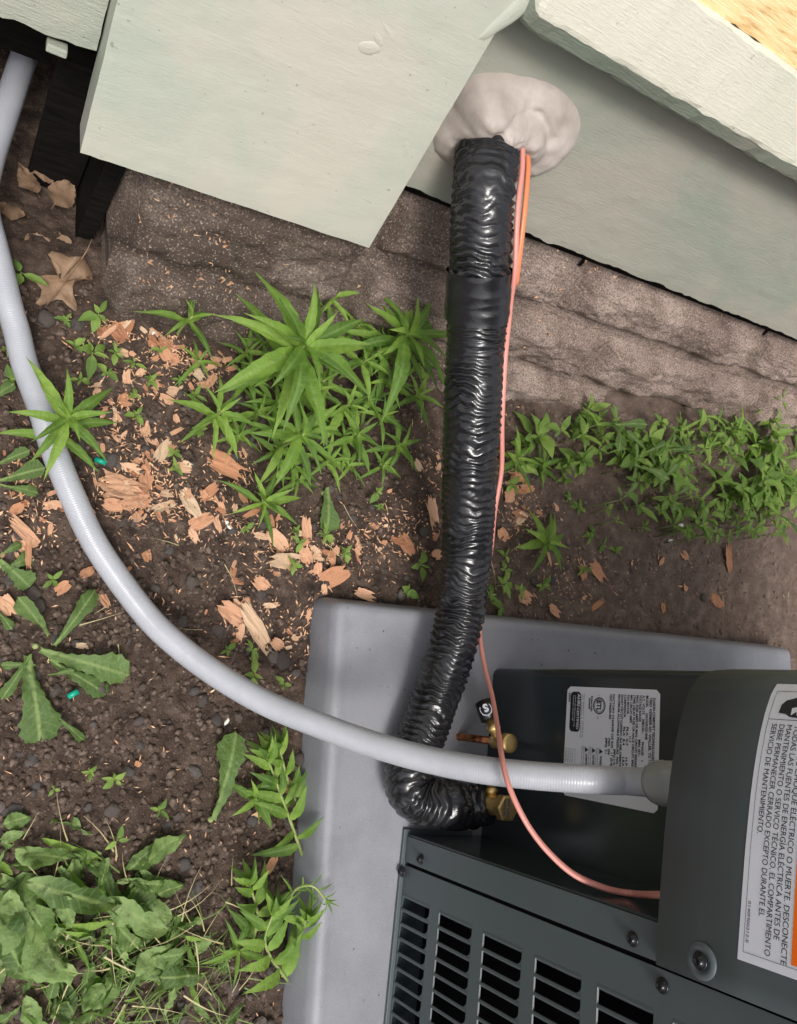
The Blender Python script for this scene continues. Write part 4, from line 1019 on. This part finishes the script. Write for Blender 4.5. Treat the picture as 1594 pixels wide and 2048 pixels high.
HL = ['largest pale leaf at the bottom left corner of the heap', 'broad leaf under the largest one at the left edge of the heap', 'dark glossy narrow leaf pointing right at the top of the heap', 'long pale narrow leaf across the middle of the heap', 'crumpled leaf at the upper right tip of the heap', 'curled leaf just left of the upper right tip of the heap',
      'long grey green leaf slanting down right of the heap centre', 'leaf hanging below the long pale narrow leaf', 'small pointed leaf at the right side of the heap', 'big pale leaf at the bottom of the heap pointing up right', 'leaf behind the big pale bottom leaf', 'small curled leaf in the very bottom left corner', 'grey green leaf standing upright left of the heap centre', 'narrow leaf beside the upright grey green one',
      'light leaf with a toothed edge right of the bottom leaves', 'flat leaf pointing right low on the right side of the heap', 'round leaf over the right middle of the heap', 'shaded leaf above the long pale narrow leaf', 'wilted leaf at the left edge top of the heap', 'second wilted leaf at the left edge just lower', 'thin leaf sticking out at the right side of the heap', 'leaf standing up near the bottom right of the heap', 'narrow leaf lying outside the heap at the bottom', 'small leaf in the middle of the heap']
for k, (a, b, m_i, wk, z) in enumerate(big):
    A_ = at(a[0], a[1], z * .45); B_ = at(b[0], b[1], z * .35 + .006)
    o = place_leaf(WILT[m_i], A_, B_ - A_, (B_ - A_).length, None, wk=wk * .9, name='pulled_leaf', roll=random.uniform(-.4, .4))
    tag(o, HL[k], 'leaf', 'large leaves on the weed heap')
for k in range(110):
    while True:
        x = random.gauss(190, 130); y = random.gauss(1880, 110)
        if -40 < x < 470 and 1640 < y < 2090 and y > 1640 + .25 * max(0, x - 100) * (1 if x > 250 else .3): break
    z = random.uniform(.003, .016); A_ = at(x, y, z); az = random.uniform(0, 6.28)
    L = random.uniform(.014, .055)
    o = place_leaf(random.choice(WILT + LANCE[:3] + [LOBED[1]]), A_, (math.cos(az), math.sin(az), random.uniform(-.3, .3)), L, None, wk=random.uniform(.8, 1.6), name='pulled_leaf', roll=random.uniform(-1.0, 1.0))
    tag(o, 'crumpled wilting leaf within the pulled green heap at the bottom left', 'leaf', 'wilted leaves of the heap')
def blades(name, pts, kind_label, mat):
    v = []; f = []
    for (P_, az, L, w_, up) in pts:
        d = V((math.cos(az), math.sin(az), 0)); s_ = V((-d.y, d.x, 0)); b = len(v); bend = random.uniform(-.5, .5)
        for i in range(5):
            t = i / 4; c = P_ + d * L * t + s_ * bend * L * t * t * .5 + V((0, 0, up * math.sin(t * 2.6) * L)); ww = w_ * (1 - t * .85)
            v += [c - s_ * ww, c + s_ * ww + V((0, 0, ww * .6))]
        for i in range(4): a = b + 2 * i; f.append((a, a + 1, a + 3, a + 2))
    return tag(obj(name, mesh(name, v, f, mat), None), kind_label, kind='stuff')
gp = []
for _ in range(130):
    x = random.gauss(330, 150); y = random.gauss(1960, 75)
    if y > 1650 and x > -30 and x < 560: P_ = at(x, y, .006); gp.append((P_, random.uniform(0, 6.28), random.uniform(.02, .07), random.uniform(.0004, .0010), random.uniform(0, .3)))
blades('grass', gp, 'thin grass blades and stalks through the pulled weeds', M_small)
gp = []
for _ in range(65):
    x = random.gauss(320, 170); y = random.gauss(1880, 110)
    if y > 1640 and -30 < x < 560: P_ = at(x, y, .014); gp.append((P_, random.uniform(0, 6.28), random.uniform(.02, .06), random.uniform(.0005, .0010), random.uniform(0, .15)))
for _ in range(35):
    x = random.uniform(0, 1594); y = random.uniform(880, 1300)
    P_ = at(x, y, .004)
    if padloc(P_.x, P_.y)[0] > -.01 and padloc(P_.x, P_.y)[1] > -.01: continue
    gp.append((P_ + V((0, 0, gh(P_.x, P_.y, False))), random.uniform(0, 6.28), random.uniform(.015, .05), random.uniform(.0004, .0007), .05))
blades('dry_stalks', gp, 'thin dry stalks lying over soil and weeds', Mat('dry_stalk', (.42, .36, .19), .6).m)

# ============================================================ DRY OAK LEAF
def oak():
    O_ = [(445, 1372 + 0), (430, 1400), (395, 1398), (360, 1395), (330, 1380), (270, 1368), (250, 1385), (285, 1420), (310, 1450), (322, 1478), (300, 1490), (245, 1490), (195, 1500), (183, 1520), (205, 1545), (222, 1560), (215, 1600), (190, 1628), (188, 1640),
          (215, 1650), (250, 1630), (300, 1612), (330, 1620), (355, 1650), (395, 1682), (410, 1665), (405, 1625), (388, 1590), (385, 1545), (400, 1510), (440, 1495), (490, 1510), (492, 1480), (470, 1440), (450, 1400)]
    pts = [(x / 2.657, (y - 22) / 2.657) for (x, y) in O_]
    c = (118, 563); P_ = []
    for (x, y) in pts:
        p = at(x, y, .012); P_.append(p)
    C = at(c[0] + 3, c[1], .010); v = [(0, 0, 0)]; f = []; n_ = len(P_)
    for j in (1, 2, 3):
        for i, p in enumerate(P_):
            q = C.lerp(p, j / 3); q.z += .004 * noise.noise(q * 60) + .006 * (j / 3) ** 2 * (.5 + noise.noise(V((i * .45, 3, j * .2))))
            v.append(tuple(q - C))
    f += [(0, 1 + i, 1 + (i + 1) % n_) for i in range(n_)]
    for j in range(2):
        for i in range(n_): a = 1 + j * n_ + i; b = 1 + j * n_ + (i + 1) % n_; f.append((a, a + n_, b + n_, b))
    T = empty('oak_leaf', C); tag(T, 'dry tan oak leaf lying by the dark opening', 'leaf')
    b_ = obj('blade', mesh('blade', v, f, M_oak), T); b_.modifiers.new('s', 'SOLIDIFY').thickness = .0005
    A_ = at(162, 520, .02) - C; B_ = at(184, 478, .03) - C
    tube('leaf_stalk', [A_, A_.lerp(B_, .5) + V((.001, 0, .001)), B_], .0007, M_oak, T, 6)
    vein = [at(*p) - C + V((0, 0, .003)) for p in ((163, 520, .014), (140, 550, .013), (112, 590, .013), (92, 612, .013))]
    tube('midrib', catmull(vein, 4), .0006, M_oak, T, 6)
oak()
for (x, y, s_, r_) in ((40, 490, .030, .4), (75, 400, .035, 2.2), (100, 420, .04, 1.2), (55, 440, .03, 3.0), (25, 520, .03, .2), (120, 470, .03, 5), (60, 350, .03, .6)):
    P_ = at(x, y, -.012); o = place_leaf(WILT[2], P_, (math.cos(r_), math.sin(r_), .1), s_ * 1.3, None, wk=1.3, name='dead_leaf')
    o.data = o.data.copy(); o.data.materials.clear(); o.data.materials.append(M_oak); tag(o, 'dull tan dead leaf in the shaded corner left of the foundation stone', 'leaf', 'dead leaves in the dark corner')

# ============================================================ SOIL CLODS, PEBBLES AND CRUMBS
def rock(seed, sub=2):
    bm = bmesh.new(); bmesh.ops.create_icosphere(bm, subdivisions=sub, radius=1)
    for v_ in bm.verts:
        n_ = v_.co.normalized(); v_.co = n_ * (1 + .35 * noise.noise(n_ * 1.3 + V((seed * 5, 0, 0))) + .14 * noise.noise(n_ * 3.5 + V((0, seed * 3, 0)))); v_.co.z *= .65; v_.co.x *= 1.15
    me = bpy.data.meshes.new('pebble'); bm.to_mesh(me); bm.free(); me.materials.append(M_peb); me.polygons.foreach_set('use_smooth', [seed % 2 == 0] * len(me.polygons)); return me
ROCKS = [rock(k) for k in range(8)]
def onsoil(P_):
    a, b = padloc(P_.x, P_.y)
    if a > -.010 and b > -.010: return False
    L_ = WM.inverted() @ V((P_.x, P_.y, gh(P_.x, P_.y, False)))
    return not (L_.y > -.004 and P_.x > .14)
def ground_pt(px, py):
    P_ = at(px, py, 0)
    for _ in range(3): P_ = at(px, py, gh(P_.x, P_.y, False))
    return P_
named = [((1500 - 0, 0), None)]
for (x, y, r, lb) in ((565, 1322, 16, 'dark angular stone between the conduit and the pad corner'), (365, 1243, 11, 'dark oval pebble on the soil right of the conduit bend'), (95, 640, 16, 'large dark clod under the dry oak leaf'), (155, 650, 15, 'dark clod right below the tip of the dry oak leaf'),
                      (388, 1382, 10, 'round pebble just under the conduit at mid length'), (225, 1620, 13, 'rounded clod on the bare soil above the leaf heap'), (520, 1190, 11, 'flat grey pebble near the big wood chips'), (1380 // 2.657, 1035, 8, 'grey pebble among the chips left of the pipe')):
    P_ = ground_pt(x, y); o = obj('pebble', ROCKS[int(r) % 8], None); R_ = r * depth(P_) / F
    o.location = P_ + V((0, 0, R_ * .3)); o.scale = (R_, R_ * random.uniform(.8, 1.2), R_); o.rotation_euler = (0, 0, random.uniform(0, 6)); tag(o, lb, 'pebble')
n_ = 0
while n_ < 270:
    x = random.uniform(-20, 1600); y = random.uniform(600, 2060)
    if x > 1150 and random.random() < .8: continue
    P_ = ground_pt(x, y)
    if not onsoil(P_): continue
    R_ = random.choice((.0035, .004, .0045, .005, .006, .0075)) * random.uniform(.8, 1.2)
    o = obj('pebble', random.choice(ROCKS), None); o.location = P_ + V((0, 0, R_ * .25)); o.scale = (R_, R_ * random.uniform(.7, 1.2), R_); o.rotation_euler = (random.uniform(-.3, .3), random.uniform(-.3, .3), random.uniform(0, 6))
    tag(o, 'small dark soil clod ' + zone(x, y), 'pebble', 'small clods ' + zone(x, y)); n_ += 1
def scatter_rocks(N, rlo, rhi, filt, name, label, mat, sub=1, seed=5):
    rs = np.random.RandomState(seed); bm = bmesh.new(); bmesh.ops.create_icosphere(bm, subdivisions=sub, radius=1)
    bv = np.array([v_.co[:] for v_ in bm.verts]); bf = np.array([[v_.index for v_ in q.verts] for q in bm.faces]); bm.free()
    Vv = []; Ff = []; c = 0; k = 0
    while k < N:
        P_ = filt(rs)
        if P_ is None: continue
        r = rlo + (rhi - rlo) * rs.rand() ** 3.2; sc = np.array([r * (.8 + .5 * rs.rand()), r * (.8 + .4 * rs.rand()), r * (.5 + .35 * rs.rand())])
        vv = bv * (1 + .42 * (rs.rand(len(bv), 1) - .5) * 2) * sc; a = rs.rand() * 6.28; ca, sa = math.cos(a), math.sin(a)
        vv = np.stack([vv[:, 0] * ca - vv[:, 1] * sa, vv[:, 0] * sa + vv[:, 1] * ca, vv[:, 2]], 1) + np.array([P_.x, P_.y, P_.z + r * .0])
        Vv.append(vv); Ff.append(bf + c); c += len(bv); k += 1
    Vv = np.concatenate(Vv); Ff = np.concatenate(Ff)
    me = bpy.data.meshes.new(name); me.vertices.add(len(Vv)); me.vertices.foreach_set('co', Vv.ravel()); me.loops.add(len(Ff) * 3); me.loops.foreach_set('vertex_index', Ff.ravel())
    me.polygons.add(len(Ff)); me.polygons.foreach_set('loop_start', np.arange(len(Ff)) * 3); me.polygons.foreach_set('loop_total', np.full(len(Ff), 3)); me.update(); me.validate(); me.materials.append(mat)
    return tag(obj(name, me), label, kind='stuff')
def soilfilt(rs):
    x = rs.uniform(-60, 1640); y = rs.uniform(560, 2100)
    P_ = at(x, y, 0); P_ = at(x, y, gh(P_.x, P_.y, False)); P_.z = gh(P_.x, P_.y)
    return P_ if onsoil(P_) else None
scatter_rocks(17000, .0006, .0050, soilfilt, 'soil_crumbs', 'loose crumbs of soil and grit', M_crumb)

# ============================================================ WOOD CHIPS
def chip_mesh(seed, n=5, m=7, jag=.35, curl=.35):
    random_ = random.Random(seed); v = []; f = []
    for i in range(n + 1):
        for j in range(m + 1):
            y = (j / m - .5); x = i / n - .5
            e0 = 0
            if i == 0: e0 = -jag * random_.random() * .9 + .08
            if i == n: e0 = jag * random_.random() * 1.1 - .1
            wk = .5 * (1 - .35 * abs(x * 2) ** 2 * random_.uniform(.4, 1.2)) + .06 * random_.random()
            v.append((x + e0, y * 2 * wk, curl * (y * y) * 1.0 + .14 * noise.noise(V((x * 3, y * 3, seed * 7))) + .05 * random_.uniform(-1, 1) + curl * .6 * x * x))
    k = m + 1
    f = [(i * k + j, (i + 1) * k + j, (i + 1) * k + j + 1, i * k + j + 1) for i in range(n) for j in range(m)]
    T_ = .04; b = len(v); v += [(p[0], p[1], p[2] - T_) for p in v]; f += [(q[3] + b, q[2] + b, q[1] + b, q[0] + b) for q in list(f)]
    rim = [j for j in range(k)] + [i * k + m for i in range(1, n + 1)] + [n * k + j for j in range(m - 1, -1, -1)] + [i * k for i in range(n - 1, 0, -1)]
    f += [(rim[i], rim[(i + 1) % len(rim)], rim[(i + 1) % len(rim)] + b, rim[i] + b) for i in range(len(rim))]
    return mesh('wood_chip', v, f, M_wood, False)
CH = [chip_mesh(k, jag=.25 + .06 * (k % 4), curl=.15 + .2 * (k % 3)) for k in range(10)]
def chip(px, py, L, W, ang, label, group=None, mi=None, lift=.0, tilt=None):
    P_ = ground_pt(px, py); P_.z = gh(P_.x, P_.y); l_ = L * depth(P_) / F; w_ = W * depth(P_) / F
    o = obj('wood_chip', CH[mi if mi is not None else random.randrange(10)], None)
    o.scale = (l_, w_, min(l_, w_) * .8); o.location = P_ + V((0, 0, .0022 + lift + min(l_, w_) * .05)); t_ = .28 if tilt is None else tilt
    o.rotation_euler = (random.uniform(-t_, t_), random.uniform(-t_, t_), -math.radians(ang) + math.radians(0)); tag(o, label, 'wood chip', group); return o
for q in ((235, 975, 85, 62, 20, 'broad pale frayed chip right beside the grey conduit'), (272, 1000, 70, 40, -30, 'frayed chip overlapping the broad pale one beside the conduit'), (322, 905, 55, 30, -60, 'upright orange chip below the small seedlings'), (442, 928, 80, 48, 35, 'pale curved chip tucked under the left weeds'),
          (375, 1008, 62, 34, 60, 'orange chip standing between two pale ones on the soil'), (398, 1045, 50, 34, -30, 'square orange chip on the soil right of the conduit'), (460, 1228, 76, 42, 28, 'torn fan shaped chip left of the pad corner'), (510, 1260, 108, 40, 52, 'longest orange chip lying left of the pad corner'),
          (568, 1122, 88, 38, -5, 'frayed flat chip above the pad corner'), (662, 1155, 60, 46, -25, 'stacked orange chip just behind the pad'), (608, 1060, 46, 26, 85, 'upright smooth chip under the lowest weeds'), (550, 1080, 48, 34, 40, 'reddish chip below the lowest star shaped weed'),
          (722, 1190, 40, 26, 15, 'small chip touching the back edge of the pad'), (862, 1025, 58, 30, 70, 'long orange chip at the left side of the black pipe'), (808, 1090, 44, 32, 60, 'curled orange chip left of the black pipe'), (1020, 990, 56, 34, -20, 'pale chip right of the black pipe under the pink wire'), (1000, 1070, 32, 26, 30, 'rolled reddish chip right of the black pipe'),
          (1450, 1118, 62, 20, 55, 'long pale yellow chip on the bare soil at the right'), (50, 1070, 90, 30, 40, 'long pale sliver at the left edge of the soil'), (55, 1105, 74, 14, 88, 'narrow upright orange sliver at the left edge'), (12, 1210, 48, 36, 60, 'pale chip at the left edge above the dandelion'), (205, 1195, 44, 22, 60, 'small tan chip touching the lower side of the conduit bend'),
          (172, 1146, 34, 22, -30, 'small star shaped orange chip left of the conduit'), (1190, 1140, 44, 26, 60, 'orange chip behind the pad under the lone rosette'), (1105, 1222, 32, 24, 30, 'orange chip at the back edge of the pad'), (1160, 1145, 30, 24, 80, 'square orange chip right of the lone rosette'), (1188, 1210, 30, 14, -40, 'pink curl of wood close to the pad'), (165, 1292, 34, 14, 5, 'brown chip caught in the dandelion'), (570, 1568, 34, 26, 60, 'orange chip beside the long stemmed weed')):
    chip(q[0], q[1], q[2] * .86, q[3] * .80, q[4], q[5], lift=.002, tilt=.4)
blobs = [(250, 800, 70, 60, 1.2), (300, 920, 60, 50, 1.4), (250, 980, 55, 45, 1.5), (350, 1010, 60, 45, 1.2), (470, 950, 40, 35, .6), (450, 1040, 60, 40, .6), (560, 1100, 75, 45, 1.3), (680, 1100, 90, 50, 1.4), (790, 1060, 70, 45, 1.3), (500, 1240, 55, 50, 1.0), (600, 1270, 40, 50, .5), (330, 700, 50, 30, .9), (400, 740, 50, 35, .8), (220, 660, 40, 25, .7),
         (60, 1040, 45, 50, 1.0), (40, 940, 30, 40, .4), (1030, 1000, 25, 50, .8), (1140, 1160, 60, 45, .8), (1060, 1040, 40, 40, .4), (860, 920, 30, 50, .5), (300, 1180, 90, 70, .3), (1350, 1130, 120, 60, .25), (350, 1600, 160, 90, .25)]
bw = [b[4] for b in blobs]
def chippos():
    b = random.choices(blobs, bw)[0]; return random.gauss(b[0], b[2] * .75), random.gauss(b[1], b[3] * .75)
n_ = 0
while n_ < 290:
    x, y = chippos(); P_ = ground_pt(x, y)
    if not onsoil(P_): continue
    L = random.choice((10, 13, 16, 20, 25, 32)) * random.uniform(.8, 1.2)
    chip(x, y, L, L * random.uniform(.25, .75), random.uniform(0, 180), 'loose small orange wood chip ' + zone(x, y), 'small wood chips ' + zone(x, y), tilt=.5); n_ += 1
v = []; f = []; n_ = 0
while n_ < 3000:
    if random.random() < .85: x, y = chippos()
    else: x = random.uniform(0, 1594); y = random.uniform(600, 2048)
    P_ = ground_pt(x, y)
    if not onsoil(P_) : continue
    P_.z = gh(P_.x, P_.y) + .0020; L = random.uniform(.0008, .0042) * (2.2 if random.random() < .10 else 1); W_ = random.uniform(.0002, .0012); az = random.uniform(0, 6.28); d = V((math.cos(az), math.sin(az), random.uniform(-.25, .25))); s_ = V((-d.y, d.x, random.uniform(-.4, .4)))
    b = len(v); v += [P_ - d * L - s_ * W_ * .3, P_ - s_ * W_ + V((0, 0, .0006)), P_ + d * L, P_ + s_ * W_ + V((0, 0, .0006)), P_ - V((0, 0, .0006))]
    f += [(b, b + 1, b + 2, b + 3), (b, b + 4, b + 1), (b + 1, b + 4, b + 2), (b + 2, b + 4, b + 3), (b + 3, b + 4, b)]; n_ += 1
tag(obj('wood_splinters', mesh('wood_splinters', v, f, M_spl, False)), 'fine splinters and sawdust over the soil', kind='stuff')
# debris on the foundation stones
v = []; f = []
for _ in range(260):
    x = random.gauss(380, 130); y = random.uniform(350, 600) if random.random() < .8 else random.uniform(520, 760); 
    if random.random() < .2: x = random.uniform(1040, 1500)
    c = wl(x, y, -.002)
    if not (.16 < c[0] < 1.3 and -.26 < c[1] < -.005): continue
    P_ = on_wall(x, y, .004); L = random.uniform(.001, .0045); az = random.uniform(0, 6.28); up = WM.to_3x3() @ V((0, 0, 1)); d = V((1, 0, 0)) * math.cos(az) + up * math.sin(az); s_ = WN.cross(d) * random.uniform(.0002, .0008)
    b = len(v); v += [P_ - d * L, P_ - s_, P_ + d * L, P_ + s_, P_ - WN * .004]; f += [(b, b + 1, b + 2, b + 3), (b, b + 4, b + 1), (b + 1, b + 4, b + 2), (b + 2, b + 4, b + 3), (b + 3, b + 4, b)]
tag(obj('stone_debris', mesh('stone_debris', v, f, M_spl, False)), 'wood splinters and moss caught on the foundation stones', kind='stuff')
# odd bits
M_teal = Mat('teal_plastic', (.0, .30, .20), .35).m
for (a, b, lb) in (((136, 1394), (156, 1382), 'small teal plastic stub beside the dandelion leaves'), ((190, 918), (212, 926), 'small teal plastic stub beside the conduit under the weed')):
    A_ = at(*a, .010); B_ = at(*b, .012); tag(tube('plastic_stub', [A_, A_.lerp(B_, .5), B_], .0032, M_teal, None, 14), lb, 'plastic stub')
M_cotton = Mat('white_fluff', (.75, .73, .68), .9).m
for (x, y, r, lb) in ((285, 970, 9, 'white chip fragment on the frayed chips beside the conduit'), (305, 668, 7, 'white fluff at the foot of the stone near the small weed'), (1358, 1052, 9, 'white flake on the bare soil at the right'), (1338, 1082, 7, 'smaller white flake on the bare soil at the right'), (455, 1050, 9, 'white flake near the lowest star shaped weed'), (452, 1443, 7, 'white flake under the conduit at the middle')):
    P_ = ground_pt(x, y); R_ = r * depth(P_) / F; o = obj('white_flake', ROCKS[1].copy(), None); o.data.materials.clear(); o.data.materials.append(M_cotton)
    o.location = P_ + V((0, 0, .003)); o.scale = (R_, R_ * .6, R_ * .5); o.rotation_euler = (.2, .1, random.uniform(0, 3)); tag(o, lb, 'flake')

v = []; f = []
for _ in range(70):
    a_ = random.uniform(.02, .30); b_ = random.uniform(.02, .9) if random.random() < .5 else random.uniform(.02, .12)
    if b_ < .12: a_ = random.uniform(.02, .9)
    P_ = padpt(a_, b_, .0492); L = random.uniform(.0007, .0022); az = random.uniform(0, 6.28); d = V((math.cos(az), math.sin(az), 0)); s_ = V((-d.y, d.x, 0)) * random.uniform(.0003, .0009)
    q = len(v); v += [P_ - d * L, P_ - s_ + V((0, 0, .0006)), P_ + d * L, P_ + s_ + V((0, 0, .0006)), P_ - V((0, 0, .0008))]; f += [(q, q + 1, q + 2, q + 3), (q, q + 4, q + 1), (q + 1, q + 4, q + 2), (q + 2, q + 4, q + 3), (q + 3, q + 4, q)]
tag(obj('pad_grit', mesh('pad_grit', v, f, M_crumb, False)), 'grit and crumbs lying on the grey pad', kind='stuff')
